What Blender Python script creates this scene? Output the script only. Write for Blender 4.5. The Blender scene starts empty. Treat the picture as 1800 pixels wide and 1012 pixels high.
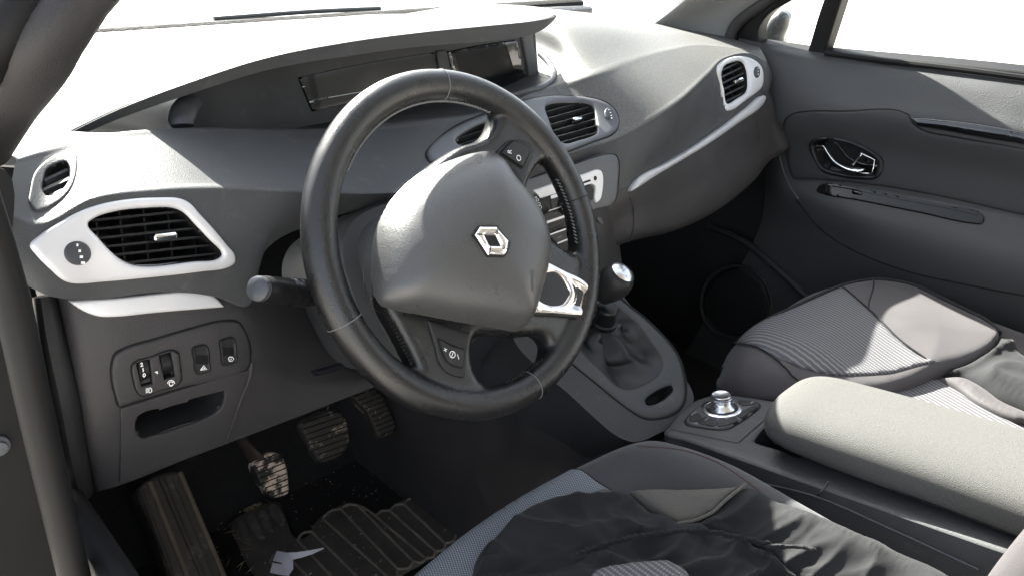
import bpy, math, random
import numpy as np
from mathutils import Vector, Matrix
from mathutils.bvhtree import BVHTree
from mathutils.geometry import delaunay_2d_cdt
random.seed(7); rng = np.random.default_rng(7)
S = bpy.context.scene
COL = S.collection
rad = math.radians

# ------------------------------------------------------------------ camera model (metres; x right, y forward, z up)
YAW, PIT, FPX = rad(43.5), rad(24), 1350.0
CAM = Vector((-.87, -.56, 1.03))
FW = Vector((math.sin(YAW)*math.cos(PIT), math.cos(YAW)*math.cos(PIT), -math.sin(PIT)))
RT = Vector((math.cos(YAW), -math.sin(YAW), 0))
UP = RT.cross(FW)
def ray(u, v): return (FW*FPX + RT*(u-900) + UP*(506-v))
def P(u, v, **k):
    (ax, val), = k.items(); i = 'xyz'.index(ax); d = ray(u, v)
    return CAM + d*((val-CAM[i])/d[i])
def X(u, v, x): return P(u, v, x=x)
def Yy(u, v, y): return P(u, v, y=y)
def Zz(u, v, z): return P(u, v, z=z)
def Q(pts, ox, oy, s):            # measured sub-image coordinates -> photo coordinates
    return [(ox+p[0]/s, oy+p[1]/s)+tuple(p[2:]) for p in pts]

# ------------------------------------------------------------------ materials
def nt(name):
    m = bpy.data.materials.new(name); m.use_nodes = True
    return m, m.node_tree, m.node_tree.nodes['Principled BSDF']
def mat(name, col, rough=.5, metal=0., grain=0., gscale=900, spec=.3, var=0., vscale=12, coat=0., dust=None, dscale=30, sheen=0.):
    m, t, b = nt(name); N, L = t.nodes, t.links
    b.inputs['Base Color'].default_value = (*col, 1); b.inputs['Roughness'].default_value = rough
    b.inputs['Metallic'].default_value = metal; b.inputs['Specular IOR Level'].default_value = spec
    b.inputs['Coat Weight'].default_value = coat
    if sheen:
        b.inputs['Sheen Weight'].default_value = sheen; b.inputs['Sheen Roughness'].default_value = .4
    tc = N.new('ShaderNodeTexCoord')
    if grain:
        n = N.new('ShaderNodeTexVoronoi'); n.inputs['Scale'].default_value = gscale
        L.new(tc.outputs['Object'], n.inputs['Vector'])
        bp = N.new('ShaderNodeBump'); bp.inputs['Strength'].default_value = grain; bp.inputs['Distance'].default_value = .0006
        L.new(n.outputs['Distance'], bp.inputs['Height']); L.new(bp.outputs[0], b.inputs['Normal'])
    last = None
    if var:
        n = N.new('ShaderNodeTexNoise'); n.inputs['Scale'].default_value = vscale; n.inputs['Detail'].default_value = 6
        L.new(tc.outputs['Object'], n.inputs['Vector'])
        mr = N.new('ShaderNodeMapRange'); mr.inputs[1].default_value = .3; mr.inputs[2].default_value = .7
        mr.inputs[3].default_value = 1-var; mr.inputs[4].default_value = 1+var
        L.new(n.outputs[0], mr.inputs[0])
        mx = N.new('ShaderNodeVectorMath'); mx.operation = 'SCALE'; mx.inputs[0].default_value = col
        L.new(mr.outputs[0], mx.inputs['Scale']); last = mx.outputs[0]
        mr2 = N.new('ShaderNodeMapRange'); mr2.inputs[1].default_value = .3; mr2.inputs[2].default_value = .7
        mr2.inputs[3].default_value = max(rough-.09, .02); mr2.inputs[4].default_value = min(rough+.09, 1)
        L.new(n.outputs[0], mr2.inputs[0]); L.new(mr2.outputs[0], b.inputs['Roughness'])
    if dust:                                   # (colour, amount low, high)
        n = N.new('ShaderNodeTexNoise'); n.inputs['Scale'].default_value = dscale; n.inputs['Detail'].default_value = 9; n.inputs['Roughness'].default_value = .75
        L.new(tc.outputs['Object'], n.inputs['Vector'])
        mr = N.new('ShaderNodeMapRange'); mr.inputs[1].default_value = dust[1]; mr.inputs[2].default_value = dust[2]
        L.new(n.outputs[0], mr.inputs[0])
        mx = N.new('ShaderNodeMix'); mx.data_type = 'RGBA'
        L.new(mr.outputs[0], mx.inputs[0]); mx.inputs['B'].default_value = (*dust[0], 1)
        if last: L.new(last, mx.inputs['A'])
        else: mx.inputs['A'].default_value = (*col, 1)
        last = mx.outputs['Result']
    if last: L.new(last, b.inputs['Base Color'])
    return m

def weave(name, a, bcol, sx, sy, wave=.0, rough=.9, thresh=.5, rot=0., bump=.4):
    """woven / dotted fabric: fine two-colour lattice along the UV directions (UV in metres)"""
    m, t, b = nt(name); N, L = t.nodes, t.links
    b.inputs['Roughness'].default_value = rough; b.inputs['Specular IOR Level'].default_value = .25
    uv = N.new('ShaderNodeUVMap'); mp = N.new('ShaderNodeMapping'); mp.inputs['Rotation'].default_value = (0, 0, rot)
    L.new(uv.outputs[0], mp.inputs[0])
    nz = N.new('ShaderNodeTexNoise'); nz.inputs['Scale'].default_value = 30; L.new(mp.outputs[0], nz.inputs['Vector'])
    ad = N.new('ShaderNodeVectorMath'); ad.operation = 'MULTIPLY_ADD'; L.new(nz.outputs['Color'], ad.inputs[0]); ad.inputs[1].default_value = (.0006,)*3; L.new(mp.outputs[0], ad.inputs[2])
    sp = N.new('ShaderNodeSeparateXYZ'); L.new(ad.outputs[0], sp.inputs[0])
    def sn(o, k):
        q = N.new('ShaderNodeMath'); q.operation = 'MULTIPLY'; q.inputs[1].default_value = 2*math.pi*k; L.new(o, q.inputs[0])
        s = N.new('ShaderNodeMath'); s.operation = 'SINE'; L.new(q.outputs[0], s.inputs[0]); return s.outputs[0]
    s1, s2 = sn(sp.outputs[0], sx), sn(sp.outputs[1], sy)
    mu = N.new('ShaderNodeMath'); mu.operation = 'MULTIPLY'
    L.new(s1, mu.inputs[0]); L.new(s2, mu.inputs[1])
    if wave:
        mu.operation = 'MULTIPLY_ADD'; mu.inputs[1].default_value = .45
        for l_ in list(mu.inputs[1].links): t.links.remove(l_)
        L.new(s1, mu.inputs[0]); L.new(s2, mu.inputs[2])
    mr = N.new('ShaderNodeMapRange'); mr.inputs[1].default_value = thresh-.5; mr.inputs[2].default_value = thresh+.5
    L.new(mu.outputs[0], mr.inputs[0])
    mx = N.new('ShaderNodeMix'); mx.data_type = 'RGBA'; mx.inputs['A'].default_value = (*a, 1); mx.inputs['B'].default_value = (*bcol, 1)
    L.new(mr.outputs[0], mx.inputs[0]); L.new(mx.outputs['Result'], b.inputs['Base Color'])
    bp = N.new('ShaderNodeBump'); bp.inputs['Strength'].default_value = bump; bp.inputs['Distance'].default_value = .001
    L.new(mr.outputs[0], bp.inputs['Height']); L.new(bp.outputs[0], b.inputs['Normal'])
    return m

M = {}
M['dash'] = mat('dash_plastic', (.050, .051, .053), .50, grain=.35, gscale=950, var=.12, dust=((.13, .125, .115), .56, .95), dscale=45)
M['pad'] = mat('dash_pad_plastic', (.058, .058, .058), .60, grain=.4, gscale=900, var=.08, vscale=300, dust=((.115, .113, .104), .32, .70), dscale=230)
M['lower'] = mat('lower_plastic', (.038, .036, .037), .5, grain=.4, gscale=800, var=.08, dust=((.10, .095, .09), .6, .95), dscale=60)
M['dark'] = mat('dark_plastic', (.017, .017, .018), .5, grain=.3, gscale=800, var=.1)
M['black'] = mat('black_plastic', (.010, .010, .011), .4, var=.1)
M['cavity'] = mat('cavity_black', (.004, .004, .004), .8)
M['gloss'] = mat('gloss_black', (.006, .006, .007), .07, coat=.6, spec=.5)
M['gloss2'] = mat('switch_gloss_black', (.006, .006, .006), .08, spec=.32)
M['screen'] = mat('screen_glass', (.005, .005, .0055), .14, spec=.22)
M['silver'] = mat('silver_trim', (.60, .595, .605), .38, metal=.2, var=.03)
M['silverdull'] = mat('satin_trim', (.46, .455, .46), .45, metal=.3, var=.04)
M['panel'] = mat('centre_panel_grey', (.085, .088, .095), .42, metal=.25, grain=.12, gscale=1500)
M['chrome'] = mat('chrome', (.85, .84, .83), .13, metal=1., var=.02)
M['bezelchrome'] = mat('bezel_chrome', (.60, .575, .56), .14, metal=1.)
M['satin'] = mat('satin_chrome', (.72, .72, .74), .24, metal=1.)
M['leather'] = mat('wheel_leather', (.012, .012, .0125), .29, spec=.42, grain=.35, gscale=950, var=.15, vscale=20, coat=.08)
M['airbag'] = mat('airbag_plastic', (.050, .050, .050), .35, grain=.35, gscale=900, var=.04, spec=.6)
M['edge'] = mat('panel_edge_plastic', (.075, .074, .075), .5)
M['stitch'] = mat('grey_thread', (.14, .14, .14), .7)
M['stitchd'] = mat('dark_thread', (.022, .022, .022), .7)
M['seam'] = mat('seam_thread', (.12, .12, .12), .5)
M['white'] = mat('white_print', (.75, .75, .75), .6)
M['grey'] = mat('grey_print', (.30, .30, .30), .6)
M['boot'] = mat('gear_boot_leather', (.020, .020, .021), .42, grain=.4, gscale=700, var=.1)
M['carpet'] = mat('black_carpet', (.012, .0115, .011), .95, grain=1., gscale=260, var=.4, vscale=90, dust=((.09, .075, .055), .66, .80), dscale=120)
M['rubber'] = mat('floor_mat_rubber', (.068, .060, .052), .68, grain=.5, gscale=400, var=.25, vscale=25, dust=((.13, .115, .095), .58, .80), dscale=60)
M['rib'] = mat('dusty_mat_rib', (.15, .13, .108), .8, var=.3, vscale=40)
M['block'] = mat('dusty_heel_block', (.085, .075, .065), .8, var=.3, vscale=40, dust=((.30, .26, .21), .58, .66), dscale=50)
M['rest'] = mat('muddy_footrest_rubber', (.050, .044, .038), .62, var=.25, vscale=25, dust=((.14, .122, .10), .54, .68), dscale=40)
M['restrib'] = mat('muddy_rib', (.13, .105, .08), .75, var=.3, vscale=40)
M['clutch'] = mat('clutch_pedal_rubber', (.018, .017, .016), .5, dust=((.62, .50, .40), .47, .52), dscale=13)
M['pedal'] = mat('pedal_rubber', (.036, .033, .030), .5, dust=((.30, .25, .20), .55, .62), dscale=38)
M['steel'] = mat('painted_pedal_steel', (.035, .027, .024), .45, var=.2)
M['denim'] = weave('blue_grey_seat_fabric', (.07, .078, .09), (.27, .30, .34), 260, 260, thresh=.25)
M['knit'] = mat('dark_seat_knit', (.040, .041, .044), .92, grain=.8, gscale=900, var=.12, sheen=.25)
M['felt'] = mat('grey_felt_lining', (.085, .080, .072), .95, grain=.8, gscale=900, var=.08)
M['cloth'] = mat('black_cover_cloth', (.011, .011, .012), .86, grain=.3, gscale=1200, sheen=.06, dust=((.09, .09, .09), .72, .80), dscale=140)
M['taupe'] = mat('taupe_cover_cloth', (.060, .0545, .0565), .62, grain=.3, gscale=1400, var=.05, sheen=.1)
M['ribweave'] = weave('ribbed_grey_cover_fabric', (.074, .071, .076), (.175, .175, .185), 300, 150, wave=1, thresh=.55, rough=.8)
M['armrest'] = mat('worn_armrest_cloth', (.056, .055, .0525), .85, grain=.6, gscale=1200, var=.08, vscale=7, dust=((.074, .073, .069), .38, .72), dscale=380)
M['paint'] = mat('bonnet_paint', (.45, .46, .45), .3, metal=.3, coat=.5, dust=((.15, .15, .14), .5, .8), dscale=3)
M['mirror'] = mat('mirror_shell', (.05, .05, .052), .35, dust=((.3, .3, .28), .55, .75), dscale=30)
M['pillar'] = mat('pillar_trim', (.16, .16, .158), .75, grain=.3, gscale=800)
M['pillardark'] = mat('dark_pillar_trim', (.030, .0285, .029), .6, spec=.25, grain=.3, gscale=700, var=.1)
M['sealm'] = mat('rubber_seal', (.0085, .0082, .0085), .6, var=.2, spec=.18)
M['lining'] = mat('roof_lining', (.36, .35, .33), .95)
M['body'] = mat('body_paint', (.25, .25, .25), .4)
M['ground'] = mat('pale_concrete', (.42, .40, .36), .9, var=.2, vscale=.8)
M['paper'] = mat('paper', (.62, .60, .66), .8)
M['straw'] = mat('dry_straw', (.24, .19, .12), .9, var=.4, vscale=60)
M['door'] = mat('door_plastic', (.046, .047, .049), .52, grain=.6, gscale=520, var=.08)
M['doorinsert'] = mat('door_insert', (.030, .0305, .032), .62, grain=.3, gscale=1000, var=.05)
M['doorlow'] = mat('door_lower_plastic', (.024, .024, .025), .6, grain=.3, gscale=800)
def glassmat():
    m = bpy.data.materials.new('window_glass'); m.use_nodes = True; t = m.node_tree; t.nodes.clear()
    o = t.nodes.new('ShaderNodeOutputMaterial'); mx = t.nodes.new('ShaderNodeMixShader'); tr = t.nodes.new('ShaderNodeBsdfTransparent')
    tr.inputs[0].default_value = (.90, .93, .91, 1)
    gl = t.nodes.new('ShaderNodeBsdfGlossy'); gl.inputs['Roughness'].default_value = .02
    mx.inputs[0].default_value = .05
    t.links.new(tr.outputs[0], mx.inputs[1]); t.links.new(gl.outputs[0], mx.inputs[2]); t.links.new(mx.outputs[0], o.inputs[0])
    return m
M['glass'] = glassmat()

# ------------------------------------------------------------------ object helpers
def thing(name, label, cat, loc=(0, 0, 0), group=None):
    o = bpy.data.objects.new(name, None); COL.objects.link(o); o.location = loc; o.empty_display_size = .05
    o['label'] = label; o['category'] = cat
    if group: o['group'] = group
    return o
def tag(o, label, cat, group=None, kind=None):
    o['label'] = label
    if cat: o['category'] = cat
    if group: o['group'] = group
    if kind: o['kind'] = kind
    return o
class MB:
    def __init__(s): s.v, s.f, s.mi, s.uv, s.mats = [], [], [], [], []
    def add(s, V, F, m, UV=None):
        if isinstance(m, str): m = M[m]
        if m not in s.mats: s.mats.append(m)
        k = s.mats.index(m); o = len(s.v)
        s.v += [tuple(p) for p in V]; s.uv += ([tuple(q) for q in UV] if UV is not None else [(0, 0)]*len(V))
        for f in F: s.f.append([o+i for i in f]); s.mi.append(k)
        return s
    def build(s, name, parent=None, angle=38, label=None):
        me = bpy.data.meshes.new(name); me.from_pydata(s.v, [], s.f)
        for m in s.mats: me.materials.append(m)
        me.polygons.foreach_set('material_index', s.mi)
        if any(q != (0, 0) for q in s.uv):
            l = me.uv_layers.new(name='UVMap'); idx = np.zeros(len(me.loops), dtype=np.int32); me.loops.foreach_get('vertex_index', idx)
            l.data.foreach_set('uv', np.array(s.uv, dtype=np.float32)[idx].ravel())
        me.polygons.foreach_set('use_smooth', [True]*len(me.polygons)); me.set_sharp_from_angle(angle=rad(angle)); me.validate(); me.update()
        o = bpy.data.objects.new(name, me); COL.objects.link(o)
        if parent:
            o.parent = parent
            w = Vector((0, 0, 0)); q = parent
            while q: w += q.location; q = q.parent
            o.matrix_local = Matrix.Translation(-w)
            if o.parent.type == 'MESH': o.matrix_local = Matrix.Identity(4)
        if label: o['label'] = label
        return o

def cr(pts, n=6, closed=True):
    """Catmull-Rom through points; a third value 1 marks a sharp corner"""
    sh = [len(p) > 2 and len(pts[0]) != 0 and p[2] == 1 for p in pts]; p = [np.array(q[:2], float) for q in pts]; N = len(p); out = []
    for i in range(N if closed else N-1):
        a, b = p[i], p[(i+1) % N]
        p0 = p[i-1] if (closed or i > 0) else a; p3 = p[(i+2) % N] if (closed or i < N-2) else b
        l = np.linalg.norm(b-a)+1e-12
        def tan(x, y, z):
            d1, d2 = np.linalg.norm(y-x)+1e-12, np.linalg.norm(z-y)+1e-12
            d = (y-x)/d1+(z-y)/d2; d = d/2; return d*l
        ta = (b-a) if sh[i] or (not closed and i == 0) else tan(p0, a, b)
        tb = (b-a) if sh[(i+1) % N] or (not closed and i == N-2) else tan(a, b, p3)
        for k in range(n):
            t = k/n; h = 2*t**3-3*t**2+1, t**3-2*t**2+t, -2*t**3+3*t**2, t**3-t**2
            out.append(h[0]*a+h[1]*ta+h[2]*b+h[3]*tb)
    if not closed: out.append(p[-1])
    return np.array(out)
def cr3(pts, n=6, closed=False):
    p = [np.array(q, float) for q in pts]; N = len(p); out = []
    for i in range(N if closed else N-1):
        a, b = p[i], p[(i+1) % N]; p0 = p[i-1] if (closed or i > 0) else a*2-b; p3 = p[(i+2) % N] if (closed or i < N-2) else b*2-a
        l = np.linalg.norm(b-a); 
        if l < 1e-9: ta = tb = b-a
        else:
            def tan(x, y, z):
                d1, d2 = np.linalg.norm(y-x), np.linalg.norm(z-y)
                if d1 < 1e-9 or d2 < 1e-9: return b-a
                return ((y-x)/d1+(z-y)/d2)/2*l
            ta, tb = tan(p0, a, b), tan(a, b, p3)
        for k in range(n):
            t = k/n
            out.append((2*t**3-3*t**2+1)*a+(t**3-2*t**2+t)*ta+(-2*t**3+3*t**2)*b+(t**3-t**2)*tb)
    if not closed: out.append(p[-1])
    return np.array(out)
def inside(pt, poly):
    x, y = pt[:, 0][:, None], pt[:, 1][:, None]; a = poly; b = np.roll(poly, -1, 0)
    c = ((a[:, 1] > y) != (b[:, 1] > y)) & (x < (b[:, 0]-a[:, 0])*(y-a[:, 1])/(b[:, 1]-a[:, 1]+1e-15)+a[:, 0])
    return (c.sum(1) % 2) == 1
def pdist(pt, poly):
    a = poly; d = np.roll(poly, -1, 0)-a; L2 = (d**2).sum(1)+1e-18
    w = pt[:, None, :]-a[None]; t = np.clip((w*d).sum(2)/L2, 0, 1)
    return np.sqrt(((w-t[..., None]*d)**2).sum(2)).min(1)
def offs(poly, d):
    """inset a polygon by d (positive = inwards)"""
    a = np.roll(poly, 1, 0); b = np.roll(poly, -1, 0); t = b-a; t /= np.linalg.norm(t, axis=1)[:, None]+1e-12
    n = np.stack([-t[:, 1], t[:, 0]], 1)
    A = .5*np.sum(poly[:, 0]*np.roll(poly[:, 1], -1)-np.roll(poly[:, 0], -1)*poly[:, 1])
    return poly+n*d*(1 if A > 0 else -1)

# a map takes 2-D coordinates and gives (point, unit normal, metres per unit)
def planemap(o, ex, ey):
    o, ex, ey = Vector(o), Vector(ex).normalized(), Vector(ey).normalized(); n = ex.cross(ey)
    if n.dot(CAM-o) < 0: n = -n
    def f(p): return [(o+ex*a+ey*b, n) for a, b in p]
    f.unit = 1.; f.n = n; f.o = o; f.ex = ex; f.ey = ey
    def px(pts):
        out = []
        for q in pts:
            d = ray(q[0], q[1]); h = CAM+d*(n.dot(o-CAM)/n.dot(d))-o
            out.append((h.dot(ex), h.dot(ey))+tuple(q[2:]))
        return out
    f.px = px
    return f
class Surf:
    def __init__(s, V, F):
        F = [tuple(f) if len(f) == 4 else tuple(f)+(f[2],) for f in F]; s.V, s.F = V, F
        s.bvh = BVHTree.FromPolygons([Vector(v) for v in V], [f if f[2] != f[3] else f[:3] for f in F])
        n = np.zeros((len(V), 3)); v = np.array(V)
        Fa = np.array(F); fn = np.cross(v[Fa[:, 2]]-v[Fa[:, 0]], v[Fa[:, 3]]-v[Fa[:, 1]])
        for k in range(4): np.add.at(n, Fa[:, k], fn)
        n /= np.linalg.norm(n, axis=1)[:, None]+1e-12; s.N = n
    def hit(s, u, v):
        d = ray(u, v); h, n, i, _ = s.bvh.ray_cast(CAM, d.normalized())
        if h is None:
            return None
        w = np.array([1/((Vector(s.V[j])-h).length+1e-6) for j in s.F[i]]); nn = (s.N[list(s.F[i])]*w[:, None]).sum(0); nn = Vector(nn).normalized()
        if nn.dot(d) > 0: nn = -nn
        return h, nn
def surfmap(surf):
    def f(p):
        out = []; last = None; miss = []
        for i, (u, v) in enumerate(p):
            r = surf.hit(u, v)
            if r is None: miss.append(i); out.append(None)
            else: out.append(r)
        good = [i for i in range(len(p)) if out[i]]
        for i in miss:
            j = min(good, key=lambda k: (p[k][0]-p[i][0])**2+(p[k][1]-p[i][1])**2)
            h, n = out[j]; d = ray(*p[i]); out[i] = (CAM+d*(n.dot(h-CAM)/n.dot(d)), n)
        return out
    def setunit(p):
        r = f([tuple(c) for c in p]); return sum((a-CAM).length for a, _ in r)/len(r)/1400
    f.setunit = setunit; f.unit = None
    return f

def plate(mb, outline, mp, m, h=.003, r=.002, base=-.004, holes=(), n=6, sp=None, disp=None, uvrot=None, uvs=None, off=0., jag=0, edgem=None, closed=False):
    """raised plate with rounded rim; outline in map units, h/r/base in metres (h above surface, base below)"""
    O = cr(outline, n); H = [cr(x, n) for x in holes]
    if jag: O = O+rng.normal(0, jag, O.shape)
    unit = mp.unit or mp.setunit(O); ru = max(r/unit, 1e-6)
    ext = O.max(0)-O.min(0); sp = sp or (min(max(ext)/28, 5.) if mp.unit is None else max(ext)/28)
    def resamp(P_, mx_):
        o_ = []
        for i in range(len(P_)):
            a, b = P_[i], P_[(i+1) % len(P_)]; k = max(1, int(math.ceil(np.linalg.norm(b-a)/mx_)))
            o_ += [a+(b-a)*j/k for j in range(k)]
        return np.array(o_)
    mxs = max(sp*.9, max(ext)/240); O = resamp(O, mxs); H = [resamp(q, mxs) for q in H]
    rings = []
    if r > 0:
        for fr in (.12, .35, .7):
            rings.append(offs(O, ru*fr))
            for q in H: rings.append(offs(q, -ru*fr))
    g = np.stack(np.meshgrid(np.arange(O[:, 0].min(), O[:, 0].max(), sp), np.arange(O[:, 1].min(), O[:, 1].max(), sp)), -1).reshape(-1, 2)
    def ins(p):
        k = inside(p, O)
        for q in H: k &= ~inside(p, q)
        return k
    def dist(p):
        d = pdist(p, O)
        for q in H: d = np.minimum(d, pdist(p, q))
        return d
    g = g[ins(g)] if len(g) else g
    if len(g): g = g[dist(g) > max(ru*.8, sp*.35)]
    fr_l = [fr for fr in (.12, .35, .7) for _ in range(1+len(H))]; rr = []; rl = []
    for q, fr in zip(rings, fr_l):
        k_ = ins(q) & (dist(q) > ru*fr*.82)
        rr.append(q[k_]); ii = -np.ones(len(q), int); ii[k_] = np.arange(k_.sum()); rl.append([(int(ii[i]), int(ii[(i+1) % len(q)])) for i in range(len(q)) if ii[i] >= 0 and ii[(i+1) % len(q)] >= 0])
    allp = [O]+H; loops = []; k = 0
    for q in allp: loops.append(list(range(k, k+len(q)))); k += len(q)
    pts = np.concatenate(allp+rr+[g]) if len(g) else np.concatenate(allp+rr)
    edges = [(l[i], l[(i+1) % len(l)]) for l in loops for i in range(len(l))]
    for q, e in zip(rr, rl): edges += [(k+a, k+b) for a, b in e]; k += len(q)
    V2, _, T, ov, _, _ = delaunay_2d_cdt([Vector(p) for p in pts], edges, [], 0, 1e-9)
    V2 = np.array([tuple(v) for v in V2]); T = np.array([t for t in T if len(t) == 3])
    T = T[ins(V2[T].mean(1))]
    used = np.unique(T); re = -np.ones(len(V2), int); re[used] = np.arange(len(used)); T = re[T]; V2 = V2[used]
    d = dist(V2)*unit
    hh = h*np.sqrt(np.clip(1-(1-np.clip(d/max(r, 1e-9), 0, 1))**2, 0, 1)) if r > 0 else np.full(len(V2), h)
    if disp is not None: hh = hh+disp(V2, d)
    mpd = mp([tuple(p) for p in V2])
    V = [a+nn*(x+off) for (a, nn), x in zip(mpd, hh)]
    if uvrot is not None:
        c, s_ = math.cos(uvrot), math.sin(uvrot); 
        v0 = mpd[0][0]; n0 = sum((q_[1] for q_ in mpd[::7]), Vector((0, 0, 0))).normalized(); ex = (RT-n0*RT.dot(n0)).normalized(); ey = n0.cross(ex)
        UV = []
        for a, _ in mpd:
            q = a-v0; x, y = q.dot(ex), q.dot(ey); UV.append((x*c-y*s_+1e-6, x*s_+y*c+5))
    else: UV = None
    a0 = (Vector(V[T[0][1]])-Vector(V[T[0][0]])).cross(Vector(V[T[0][2]])-Vector(V[T[0][0]])).dot(mpd[T[0][0]][1])
    tris = T.tolist() if a0 > 0 else T[:, ::-1].tolist()
    mb.add(V, tris, m, UV)
    if closed: mb.add([mpd[i][0]+mpd[i][1]*(base+off) for i in range(len(V))], [t[::-1] for t in tris], m)
    # skirt
    dd = {}
    for t in tris:
        for i in range(3): dd[(t[i], t[(i+1) % 3])] = 1
    be = [(a, b) for (a, b) in dd if (b, a) not in dd]
    ids = sorted({i for e in be for i in e}); ix = {j: k for k, j in enumerate(ids)}
    top = [V[i] for i in ids]; bot = [mpd[i][0]+mpd[i][1]*(base+off) for i in ids]; nT = len(ids)
    mb.add(top+bot, [(ix[b], ix[a], ix[a]+nT, ix[b]+nT) for a, b in be], edgem or m)
    return mb

def grid(rows, nu=6, nv=6, jitter=None):
    """rows of 3-D points -> smooth surface, returns V (list), F, shape"""
    A = np.array([[list(p) for p in r] for r in rows])
    R = np.array([cr3(r, nu) for r in A]); C = np.array([cr3(R[:, j], nv) for j in range(R.shape[1])]).transpose(1, 0, 2)
    a, b, _ = C.shape; V = C.reshape(-1, 3)
    F = [(i*b+j, i*b+j+1, (i+1)*b+j+1, (i+1)*b+j) for i in range(a-1) for j in range(b-1)]
    return V, F, (a, b)
def shell(V, F, shape, t):
    """give an open grid a thickness t behind it, with closed rim"""
    s = Surf([tuple(v) for v in V], F); N = s.N.copy()
    flip = np.array([np.dot(N[i], np.array(CAM)-V[i]) for i in range(0, len(V), 7)]).mean() < 0
    if flip: N = -N
    V2 = V-N*t; n = len(V); a, b = shape
    bd = [j for j in range(b)]+[i*b+b-1 for i in range(1, a)]+[(a-1)*b+j for j in range(b-2, -1, -1)]+[i*b for i in range(a-2, 0, -1)]
    F2 = [tuple(n+k for k in reversed(f)) for f in F]
    F3 = [(bd[i], n+bd[i], n+bd[(i+1) % len(bd)], bd[(i+1) % len(bd)]) for i in range(len(bd))]
    return np.concatenate([V, V2]), list(F)+F2+F3
def cutfaces(V, F, polys, grow=3.5):
    pv = np.array(V); c = pv[np.array(F)].mean(1); w = c-np.array(CAM); D = w@np.array(FW)
    uv = np.stack([900+FPX*(w@np.array(RT))/D, 506-FPX*(w@np.array(UP))/D], 1); k = np.ones(len(F), bool)
    for p in polys: k &= ~(inside(uv, p) | (pdist(uv, p) < grow))
    return [f for f, q in zip(F, k) if q]
def tube(mb, path, r, m, seg=12, closed=False, sc=(1, 1), upv=None, caps=True, n=0, uvscale=None):
    P_ = cr3(path, n, closed) if n else np.array([tuple(p) for p in path], float)
    k = len(P_); R_ = np.interp(np.linspace(0, 1, k), np.linspace(0, 1, len(r)), r) if hasattr(r, '__len__') else np.full(k, r)
    T = np.roll(P_, -1, 0)-np.roll(P_, 1, 0) if closed else np.gradient(P_, axis=0)
    T /= np.linalg.norm(T, axis=1)[:, None]+1e-12
    u = np.array(upv if upv is not None else (0.03, .05, 1.), float); V = []; pu = None
    for i in range(k):
        a = u if (pu is None or upv is not None) else pu
        x = np.cross(a, T[i]); 
        if np.linalg.norm(x) < 1e-5: x = np.cross((1, .1, 0), T[i])
        x /= np.linalg.norm(x); y = np.cross(T[i], x); pu = y
        for j in range(seg):
            th = 2*math.pi*j/seg; V.append(P_[i]+R_[i]*(sc[0]*math.cos(th)*x+sc[1]*math.sin(th)*y))
    F = [(i*seg+j, i*seg+(j+1) % seg, ((i+1) % k)*seg+(j+1) % seg, ((i+1) % k)*seg+j) for i in range(k if closed else k-1) for j in range(seg)]
    if caps and not closed: F += [tuple(range(seg))[::-1], tuple((k-1)*seg+j for j in range(seg))]
    mb.add(V, F, m); return mb
def lathe(mb, prof, o, ax, m, seg=32, sq=1.):
    o, ax = Vector(o), Vector(ax).normalized(); x = ax.orthogonal().normalized(); y = ax.cross(x); V = []
    for r_, h_ in prof:
        for j in range(seg):
            th = 2*math.pi*j/seg; V.append(o+ax*h_+(x*math.cos(th)+y*math.sin(th)*sq)*r_)
    k = len(prof); F = [(i*seg+j, i*seg+(j+1) % seg, (i+1)*seg+(j+1) % seg, (i+1)*seg+j) for i in range(k-1) for j in range(seg)]
    F += [tuple(range(seg))[::-1], tuple((k-1)*seg+j for j in range(seg))]
    mb.add(V, F, m); return mb
def box(mb, c, ex, ey, ez, m, bev=.15):
    """box with chamfered edges: half-vectors ex, ey, ez"""
    c, ex, ey, ez = map(Vector, (c, ex, ey, ez)); mn = min(ex.length, ey.length, ez.length)*bev*2
    V, F = [], []
    bm_ = []
    for s in (-1, 1):
        for (lv, ins_) in ((1-mn/ez.length/1, 0), (1, 1)):
            pass
    L_ = []
    for zf, k in ((-1, 1), (-1+mn/ez.length, 0), (1-mn/ez.length, 0), (1, 1)):
        fx, fy = 1-k*mn/ex.length, 1-k*mn/ey.length; bx_, by_ = mn/ex.length, mn/ey.length
        lp = [(fx, fy-by_), (fx-bx_, fy), (-fx+bx_, fy), (-fx, fy-by_), (-fx, -fy+by_), (-fx+bx_, -fy), (fx-bx_, -fy), (fx, -fy+by_)]
        L_.append([c+ex*a+ey*b+ez*zf for a, b in lp])
    V = [p for l in L_ for p in l]
    F = [(i*8+j, i*8+(j+1) % 8, (i+1)*8+(j+1) % 8, (i+1)*8+j) for i in range(3) for j in range(8)]+[tuple(range(8))[::-1], tuple(24+j for j in range(8))]
    mb.add(V, F, m); return mb
def textmesh(mb, s, mp, pos, size, ang, m, h=.0006, bold=0, sx=1.):
    """flat lettering; pos in map units on a plane map; ang in radians in plane; size metres"""
    cu = bpy.data.curves.new('t', 'FONT'); cu.body = s; cu.size = size; cu.align_x = 'CENTER'; cu.align_y = 'CENTER'; cu.offset = bold
    o = bpy.data.objects.new('t', cu); COL.objects.link(o); dg = bpy.context.evaluated_depsgraph_get(); dg.update()
    me = bpy.data.meshes.new_from_object(o.evaluated_get(dg)); V = [v.co.copy() for v in me.vertices]; F = [list(p.vertices) for p in me.polygons]
    bpy.data.objects.remove(o); bpy.data.meshes.remove(me); c, s_ = math.cos(ang), math.sin(ang)
    W = []
    for v in V:
        a, b = v.x*sx*c-v.y*s_, v.x*sx*s_+v.y*c; W.append(mp.o+mp.ex*(pos[0]+a)+mp.ey*(pos[1]+b)+mp.n*h)
    if W: mb.add(W, F, m)
    return mb
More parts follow.
